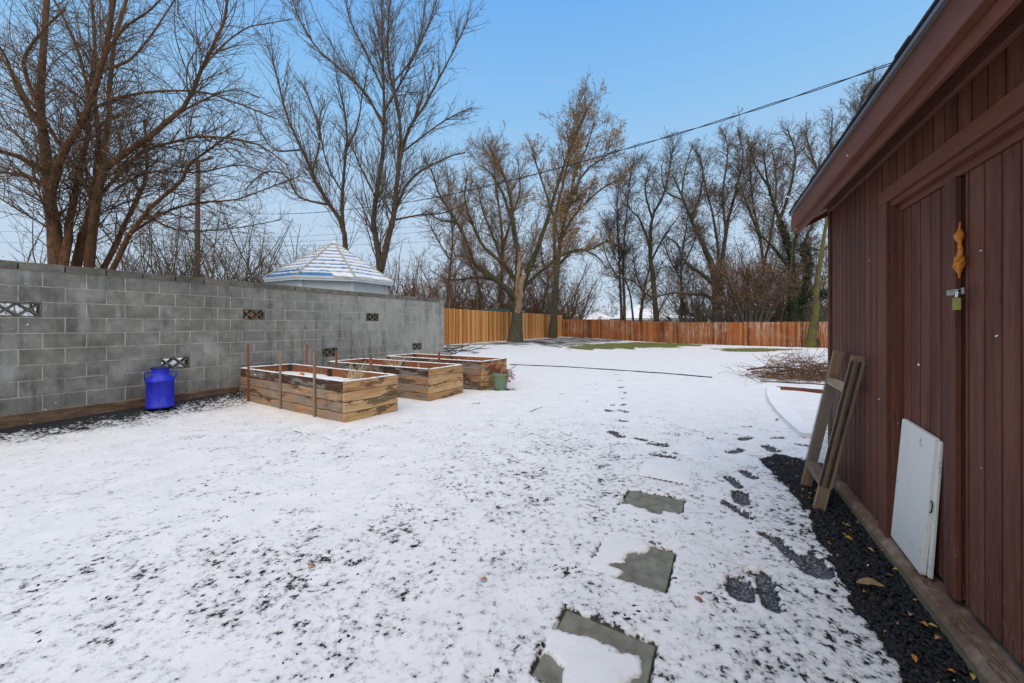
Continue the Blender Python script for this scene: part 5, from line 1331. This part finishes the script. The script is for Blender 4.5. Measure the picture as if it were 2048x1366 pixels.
# ------------------------------------------------------------------ gazebo
n = NT('blue_roof'); n.col(n.ramp(n.noise(n.coord(), 5, 3), (.3, (.015, .13, .33)), (.7, (.04, .22, .48)))).rough(.6); M['blue_roof'] = n.m
plain('white_paint', (.66, .67, .64), .5, var=.05, scale=6); plain('hip_cap', (.40, .39, .31), .8, var=.15)
GYc = 11.9; GXc = (668 - 1024) / F * GYc; gzc = float(gz(GXc, GYc)); RG = 1.78
GZ_ = empty('gazebo', (GXc, GYc, gzc), label='white octagonal gazebo with a snow streaked blue roof behind the wall', cat='gazebo')
ze = EYE + (650 - 566) / F * GYc - gzc; za = EYE + (650 - 487) / F * GYc - gzc
ang = [math.radians(-95 + 45 * k) for k in range(8)]
def gv(k, r, z): a = ang[k % 8]; return Vector((r * math.cos(a), r * math.sin(a), z))
NC = 10
for k in range(8):
    mb = MB(); sb = MB()
    A_, B_, T_ = gv(k, RG, ze), gv(k + 1, RG, ze), Vector((0, 0, za))
    nrm_ = (B_ - A_).cross(T_ - A_).normalized()
    rsx = random.Random(50 + k)
    for c in range(NC):
        f0, f1 = c / NC, (c + 1.15) / NC; f1 = min(f1, .995)
        a0, b0, a1, b1 = A_.lerp(T_, f0), B_.lerp(T_, f0), A_.lerp(T_, f1), B_.lerp(T_, f1)
        up = nrm_ * .035; lo = nrm_ * .004
        mb.add([a0 + up, b0 + up, b1 + lo, a1 + lo, a0 - lo, b0 - lo], [(0, 1, 2, 3), (4, 5, 1, 0)])
        # snow lying on the course, its lower edge ragged so the blue shows
        nseg = max(3, int((b0 - a0).length / .06)); vs = []; fs = []
        barelow = .62 if (c == 0 and k in (7, 0)) else (.12 if c == 0 else rsx.uniform(.12, .34))
        if k == 7 and c < 2: barelow = .7
        if k == 0 and c == 0: barelow = .75
        for i in range(nseg + 1):
            t_ = i / nseg; q0 = barelow + rsx.uniform(-.05, .07)
            if k == 0 and c == 0 and t_ > .62: q0 = -.25 + rsx.uniform(-.1, .1)
            if k == 1 and c == 0: q0 = -.12 + rsx.uniform(-.1, .08)
            q0 = q0 + (.18 if rsx.random() < .10 else 0)
            lowp = a0.lerp(b0, t_).lerp(a1.lerp(b1, t_), max(q0, -.3) * (1 / 1.15)); hip_ = a0.lerp(b0, t_).lerp(a1.lerp(b1, t_), .90)
            hh = .022 + rsx.uniform(-.004, .006)
            vs += [lowp + nrm_ * (.036 - .03 * max(q0, 0)), lowp + nrm_ * (.036 - .03 * max(q0, 0) + hh) + (hip_ - lowp) * .08, hip_ + nrm_ * (.012 + hh)]
        for i in range(nseg):
            fs += [(i * 3, (i + 1) * 3, (i + 1) * 3 + 1, i * 3 + 1), (i * 3 + 1, (i + 1) * 3 + 1, (i + 1) * 3 + 2, i * 3 + 2)]
        sb.add(vs, fs)
    rp_ = mb.build('roof_panel', M['blue_roof'], GZ_); tag(sb.build('snow_cover', M['snow'], rp_), kind='stuff')
    hp = MB().tube([gv(k, RG + .01, ze + .035), T_ + Vector((0, 0, .035))], .035, 6); hp.build('hip_cap', M['hip_cap'], GZ_)
    # eave board, beam, post, brace
    def bar(r0, r1, z0, z1, mat, name, k=k):
        a0, b0, a1, b1 = gv(k, r0, 0), gv(k + 1, r0, 0), gv(k, r1, 0), gv(k + 1, r1, 0)
        vs = [Vector((*p.xy, z0)) for p in (a0, b0, b1, a1)] + [Vector((*p.xy, z1)) for p in (a0, b0, b1, a1)]
        MB().add(vs, [(0, 3, 2, 1), (4, 5, 6, 7), (0, 1, 5, 4), (1, 2, 6, 5), (2, 3, 7, 6), (3, 0, 4, 7)]).build(name, M[mat], GZ_)
    bar(RG - .03, RG + .012, ze - .10, ze + .012, 'white_paint', 'eave_board'); bar(RG + .013, RG + .03, ze - .045, ze + .02, 'white_paint', 'gutter')
    bar(RG - .24, RG - .17, ze - .36, ze - .09, 'white_paint', 'beam')
    p = gv(k, RG - .20, 0)
    MB().cbox(-.055, .055, -.055, .055, 0, ze - .08, .004).build('post', M['white_paint'], GZ_, loc=p, rot=(0, 0, ang[k]))
    for j, sgn in ((k + 1, 1), (k - 1, -1)):
        q = gv(j, RG - .20, 0); d2 = (q - p).normalized()
        a_ = p + d2 * .06 + Vector((0, 0, ze - .75)); c_ = p + d2 * .42 + Vector((0, 0, ze - .37)); MB().tube([a_, c_], .025, 4).build('brace', M['white_paint'], GZ_)
MB().lathe([(.11, za - .02), (.08, za + .05), (.02, za + .08), (.001, za + .085)], 10).build('finial', M['snow'], GZ_, True)
MB().lathe([(.001, .1), (RG - .15, .1), (RG - .15, -.1)], 8).build('floor', M['white_paint'], GZ_)

# ------------------------------------------------------------------ utility pole and wires
wood('pole_wood', ((.3, (.06, .035, .022)), (.7, (.16, .10, .065))), (10, 10, .5), rnd=False)
Yp = 26.0; Xp = (395 - 1024) / F * Yp; zp0 = float(gz(Xp, Yp)); ph = EYE + (650 - 320) / F * Yp - zp0
up_ = empty('utility_pole', (Xp, Yp, zp0), label='wooden utility pole with a short crossarm behind the left trees', cat='utility pole')
MB().tube([(0, 0, -.3), (0, 0, ph * .5), (.05, 0, ph)], [.17, .15, .12], 12).build('pole', M['pole_wood'], up_, True)
o = MB().cbox(-.75, .75, -.05, .05, -.06, .06, .004).build('crossarm', M['pole_wood'], up_, loc=(.35, -.14, ph - .12), rot=(0, -.52, math.radians(35)))
for x_ in (-.6, .55): MB().lathe([(.03, .06), (.045, .10), (.03, .14), (.001, .16)], 10).build('insulator', M['grey_wall'], o, True, loc=(x_, 0, 0))
MB().lathe([(.14, -.4), (.15, -.38), (.15, .2), (.001, .24)], 14).build('transformer', M['grey_wall'], up_, True, loc=(.33, .02, ph - 1.7))
def wirepts(pp, Ya, Yb, k=40):
    c = catmull([(x, y, 0) for x, y in pp], k); out = []
    n0 = c[0, 0]; n1 = c[-1, 0]
    for x, y, _ in c:
        t = (x - n0) / (n1 - n0); Yy = 1 / ((1 - t) / Ya + t / Yb); out.append(at(x, y, Yy))
    return np.array(out)
plain('cable', (.015, .015, .016), .6)
P = wirepts([(1905, 88), (1785, 127), (1600, 190), (1430, 245), (1255, 297), (1130, 333), (1000, 366), (860, 397), (740, 414), (620, 426), (505, 428), (397, 424)], 4.6, 26.0, 150)
drop = empty('service_cable', tuple(P[0]), label='thick twisted black cable crossing the sky down from the shed roof', cat='cable')
for ph_ in (0, math.pi):
    L_ = np.concatenate([[0], np.cumsum(np.linalg.norm(np.diff(P, axis=0), axis=1))])
    Q_ = P.copy(); Q_[:, 2] += .011 * np.cos(L_ * 5 + ph_); Q_[:, 0] += .011 * np.sin(L_ * 5 + ph_)
    MB().tube(Q_ - P[0], .0060, 6, False).build('strand', M['cable'], drop, True)
wires = [([(-60, 462), (200, 466), (395, 470)], 30, 27, .008, 'upper thin power line left of the utility pole'),
         ([(-60, 484), (200, 486), (395, 478)], 31, 27, .008, 'lower thin power line left of the utility pole'),
         ([(400, 470), (560, 474), (740, 462), (1000, 432), (1300, 376), (1700, 300)], 27, 40, .010, 'thin power line rising right behind the tall trees'),
         ([(400, 478), (560, 484), (740, 474), (1000, 444), (1300, 392), (1700, 322)], 27.5, 40, .010, 'second thin power line just under the rising one'),
         ([(400, 488), (600, 492), (800, 486), (1000, 470), (1300, 412), (1700, 345)], 28, 40, .010, 'third and lowest of the rising power lines')]
for pp, ya, yb, r_, lb in wires:
    P = wirepts(pp, ya, yb, 30); c0 = P[0].copy()
    o = MB().tube(P - c0, r_, 5, False).build('power_line', M['cable'], None, True, loc=c0); tag(o, lb, 'power line')

# ------------------------------------------------------------------ brush pile, edgings, small things in the yard
bpc = np.array(((1592 - 1024) / F * 9.8, 9.8)); zb_ = float(gz(*bpc))
BP = empty('brush_pile', (bpc[0], bpc[1], zb_), label='heap of cut brown branches on the snow beyond the shed corner', cat='brush pile')
rs = random.Random(12)
for i in range(16):
    x0 = rs.uniform(-1.1, .3); y0 = rs.uniform(-.5, .5); z0 = rs.uniform(.02, .22); ln = rs.uniform(.9, 2.0); a = rs.uniform(-.35, .35); r_ = rs.uniform(.010, .022)
    if i < 4: x0 = (-1.15, -.75, -1.0, -.6)[i]; y0 = (.1, -.5, -.2, -.4)[i]; z0 = (.22, .04, .05, .12)[i]; a = .03; ln = 1.9; r_ = .024
    pts = [Vector((x0 + ln * t * math.cos(a), y0 + ln * t * math.sin(a), z0 + .05 * math.sin(t * 5 + i) + t * rs.uniform(-.05, .1))) for t in np.linspace(0, 1, 6)]
    MB().tube(pts, [r_, r_ * .95, r_ * .85, r_ * .75, r_ * .6, r_ * .4], 7).build('branch', M['bark_red_twig'], BP, True)
N = 420; X_ = rng.normal(.28, .55, N); Yy = rng.normal(0, .35, N); hz_ = .42 * np.exp(-((X_ - .35) / .8) ** 2) * rng.random(N)
k = 7; P_ = np.zeros((N, k, 3)); p = np.stack([X_, Yy, hz_ + .02], -1); P_[:, 0] = p; d = norm(np.stack([rng.normal(0, 1, N), rng.normal(0, .5, N), rng.normal(.12, .25, N)], -1)); ln = rng.uniform(.3, 1.1, N)
for j in range(1, k): d = norm(d + rng.normal(0, .18, (N, 3)) + np.array([0, 0, -.05])); p = p + d * (ln / 6)[:, None]; p[:, 2] = np.maximum(p[:, 2], .01); P_[:, j] = p
Rr_ = np.linspace(.006, .0028, k)[None] * np.ones((N, 1))
a, b = spawn(P_, Rr_, 3.0, .1, 1, (.4, 1.1), .4, 4, up=.0, wob=.15, rmin=.0024, lmax=.3, lmin=.06); a[:, :, 2] = np.maximum(a[:, :, 2], .01)
# arching whips over the left end
WH = []
for (x0, x1, hh) in ((-.95, .5, .62), (-.8, .1, .34), (-1.15, -.5, .16), (-.5, .7, .5), (-.9, -.2, .25)):
    WH.append(catmull([(x0, rs.uniform(-.3, .3), .04), (x0 * .7 + x1 * .3, rs.uniform(-.2, .2), hh * .85), (x0 * .35 + x1 * .65, 0, hh), (x1, rs.uniform(-.2, .2), .12)], k))
WH = np.array(WH); WR = np.full((len(WH), k), .006)
tag(link('twigs', tubes([(P_, Rr_, 4), (a, b, 3), (WH, WR, 4)], M['bark_red_twig'], 'twigs'), BP), kind='stuff')
tp = P_[:, 2:].reshape(-1, 3); leaf_quads(tp[rng.integers(0, len(tp), 420)], rng.uniform(.03, .07, 420), 'leaves', M['rust_leaf'], BP, kind='stuff')
fl = np.concatenate([np.array([-.55, 0, .42]) + rng.normal(0, .045, (40, 3)), np.array([-.72, .05, .2]) + rng.normal(0, .04, (35, 3))]); leaf_quads(fl, .05, 'dry_flower_head', M['straw'], BP, kind='stuff')

def ribbon(pp, wid, z0, z1, name, mat, label, cat, snow=True, seg=24):
    """low edging along ground pixels"""
    G = [on(*q) for q in pp]; c = catmull([(g[0], g[1], 0) for g in G], seg)
    T = norm(np.gradient(c, axis=0)); Nn = np.stack([-T[:, 1], T[:, 0], 0 * T[:, 0]], -1); vs = []
    o0 = c[0].copy(); o0[2] = float(gz(o0[0], o0[1]))
    for i in range(seg):
        zz = float(gz(c[i, 0], c[i, 1])) - o0[2]; j = random.uniform(-.003, .003)
        for sgn, z_ in ((-1, z0), (1, z0), (1, z1), (-1, z1)):
            q = c[i] + Nn[i] * sgn * wid / 2 - o0; vs.append((q[0], q[1], zz + z_ + (j if z_ == z1 else 0)))
    fs = [(i * 4 + k, i * 4 + (k + 1) % 4, (i + 1) * 4 + (k + 1) % 4, (i + 1) * 4 + k) for i in range(seg - 1) for k in range(4)] + [(0, 1, 2, 3), tuple((seg - 1) * 4 + k for k in range(4))[::-1]]
    o = MB().add(vs, fs).build(name, M[mat], loc=o0); tag(o, label, cat); return o
plain('edging_plastic', (.03, .035, .035), .6); plain('red_lumber', (.14, .045, .03), .8, var=.35, scale=9)
ribbon([(1020, 731), (1120, 735), (1230, 742), (1330, 749), (1424, 757)], .02, -.03, .045, 'garden_edging', 'edging_plastic', 'thin dark garden edging running across the snow behind the green pot', 'edging')
ribbon([(1520, 765), (1600, 769), (1690, 775)], .03, -.02, .045, 'garden_edging', 'edging_plastic', 'short dark edging strip in front of the branch heap', 'edging')
ribbon([(1553, 781), (1600, 784), (1660, 790), (1720, 797)], .05, -.05, .085, 'timber_edge', 'red_lumber', 'reddish timber edging board beyond the leaning wooden frame', 'edging', seg=12)
ribbon([(1547, 779), (1549, 800), (1566, 826), (1592, 852), (1625, 880)], .22, -.05, .075, 'snowy_kerb', 'snow', 'curving snow covered kerb left of the leaning wooden frame', 'kerb')
ribbon([(1118, 697), (1128, 691), (1160, 687), (1200, 684.5)], .16, -.05, .06, 'stone_border', 'hip_cap', 'curved pale border round the grass patch at the far corner', 'border')
# fallen branches by the wall end
rs = random.Random(30); mb = MB()
for i in range(16):
    p = on(rs.uniform(884, 925), rs.uniform(697, 712)); z = float(gz(*p)) + .05; a = rs.uniform(0, 6.28); ln = rs.uniform(.5, 1.4); d = Vector((math.cos(a), math.sin(a), rs.uniform(0, .35)))
    pts = [Vector((*p, z)) + d * ln * t + Vector((0, 0, .06 * math.sin(t * 4 + i))) for t in np.linspace(0, 1, 5)]; mb.tube(pts, [.02, .017, .013, .01, .006], 5)
tag(mb.build('fallen_branches', M['bark_oak']), 'tangle of fallen branches on the soil at the end of the block wall', 'branches', kind='stuff')

# fallen leaves on the gravel strip
def leaf_mesh(L, curl, seed):
    rs = random.Random(seed); n_ = 7; vs = []; fs = []
    for i in range(n_):
        t = i / (n_ - 1); w2 = math.sin(math.pi * min(max(t, .04), .96)) ** .8 * L * .26
        z = curl * L * math.sin(t * math.pi) + rs.uniform(-.02, .02) * L
        vs += [(t * L, -w2, z + curl * w2 * 1.5), (t * L, 0, z), (t * L, w2 * rs.uniform(.8, 1.1), z + curl * w2 * 1.5)]
    for i in range(n_ - 1):
        for k in range(2): fs.append((i * 3 + k, (i + 1) * 3 + k, (i + 1) * 3 + k + 1, i * 3 + k + 1))
    return vs, fs
cols = ['orange_leaf', 'yellow_leaf', 'rust_leaf']
me_l = {c: [MB().add(*leaf_mesh(.05, .18, s_)).mesh('leaf', M[c], True) for s_ in range(2)] for c in cols}
sp = [(1705, 1089, 'orange_leaf'), (1690, 1079, 'yellow_leaf'), (1740, 1071, 'rust_leaf'), (1767, 1109, 'orange_leaf'), (1746, 1112, 'yellow_leaf'), (1785, 1147, 'yellow_leaf'), (1792, 1141, 'orange_leaf'), (1787, 1162, 'rust_leaf'),
      (1726, 1194, 'orange_leaf'), (1781, 1218, 'orange_leaf'), (1788, 1255, 'yellow_leaf'), (1822, 1240, 'rust_leaf'), (1838, 1256, 'orange_leaf'), (1852, 1262, 'yellow_leaf'), (1832, 1338, 'orange_leaf'), (1895, 1352, 'orange_leaf'),
      (1941, 1359, 'yellow_leaf'), (1870, 1290, 'rust_leaf'), (1700, 1060, 'yellow_leaf'), (1569, 947, 'rust_leaf'), (1615, 1002, 'orange_leaf')]
where = ['upper orange leaf on the gravel below the wooden frame', 'yellow leaf on the gravel just past the first orange one', 'rust brown leaf at the shed foundation below the wooden frame', 'orange leaf against the foundation before the white boards',
 'yellow leaf on the gravel before the white boards', 'yellow leaf by the foundation under the white boards', 'orange leaf touching the foundation under the white boards', 'rust brown leaf by the foundation under the white boards',
 'orange leaf just below the largest curled leaf', 'orange leaf on gravel between largest curled leaf and foundation', 'yellow leaf halfway down the gravel strip', 'rust brown leaf near the foundation halfway down the strip',
 'orange leaf near the foundation in the lower gravel strip', 'yellow leaf touching the foundation in the lower gravel strip', 'orange leaf low on the gravel near the bottom edge', 'orange leaf at the bottom edge beside the foundation',
 'yellow leaf in the bottom corner against the foundation', 'rust brown leaf in the lower gravel strip', 'highest yellow leaf on the gravel close to the wooden frame foot', 'rust brown leaf at the far tip of the gravel strip', 'orange leaf behind the foot of the wooden frame']
for i, (x, y, c) in enumerate(sp):
    g_ = on(x, y); o = link('fallen_leaf', me_l[c][i % 2], None, (g_[0], g_[1], .026), (random.uniform(-.5, .5), random.uniform(-.5, .5), random.uniform(0, 6.28)))
    s_ = random.uniform(.4, .85); o.scale = (s_, s_, s_)
    tag(o, where[i], 'leaf', 'leaves on the gravel strip')
g_ = on(1712, 1178); o = MB().add(*leaf_mesh(.11, .12, 9)).build('fallen_leaf', M['brown_leaf'], None, True, loc=(g_[0], g_[1], .035), rot=(.1, -.1, -.45)); tag(o, 'largest curled brown leaf lying on the black gravel strip', 'leaf')
for x, y, lb in ((616, 1142, 'brown leaf lying alone on the snow in the lower left foreground'), (1388, 1206, 'pale leaf on the snow right of the half snowed slab'), (962, 1172, 'dark curled leaf on the snow in the middle foreground')):
    g_ = on(x, y); o = link('fallen_leaf', me_l['rust_leaf'][0], None, (g_[0], g_[1], .03), (.3, .2, x)); o.scale = (.8,) * 3; tag(o, lb, 'leaf')

cand2 = cand[rng.integers(0, len(cand), 420)]
chips = np.concatenate([cand2, (gz(cand2[:, 0], cand2[:, 1]) + .018)[:, None]], 1)
o = leaf_quads(chips[:260], rng.uniform(.008, .026, 260), 'wood_chips', M['rust_leaf']); tag(o, 'small tan chips and leaf scraps scattered over the black gravel', 'scraps', kind='stuff')
# falling snowflakes, small balls of snow in the air
N = 620
k_ = rng.random(N); Yf = .9 + 11 * k_ ** 1.3; tx = rng.uniform(-1.3, 1.29, N); X_ = tx * Yf; Z_ = rng.uniform(.1, 4.5, N)
sh = .8944 * (X_ - 1.067) - .4472 * Yf; okf = (sh < -.08) & ((.877 * X_ - .48 * Yf) > -7.7)
P = np.stack([X_, Yf, Z_], -1)[okf]
me = scatter_stones(P, rng.uniform(.0012, .0030, len(P)), 'snowflakes', M['snow'], 1.0)
tag(link('falling_snowflakes', me), 'sparse white snowflakes falling through the air over the yard', 'snowflakes', kind='stuff')

# report
tri = 0
for m_ in bpy.data.meshes: tri += sum(1 for _ in ()) + (len(m_.loops) - 2 * len(m_.polygons))
print('UNIQUE TRIS', tri)
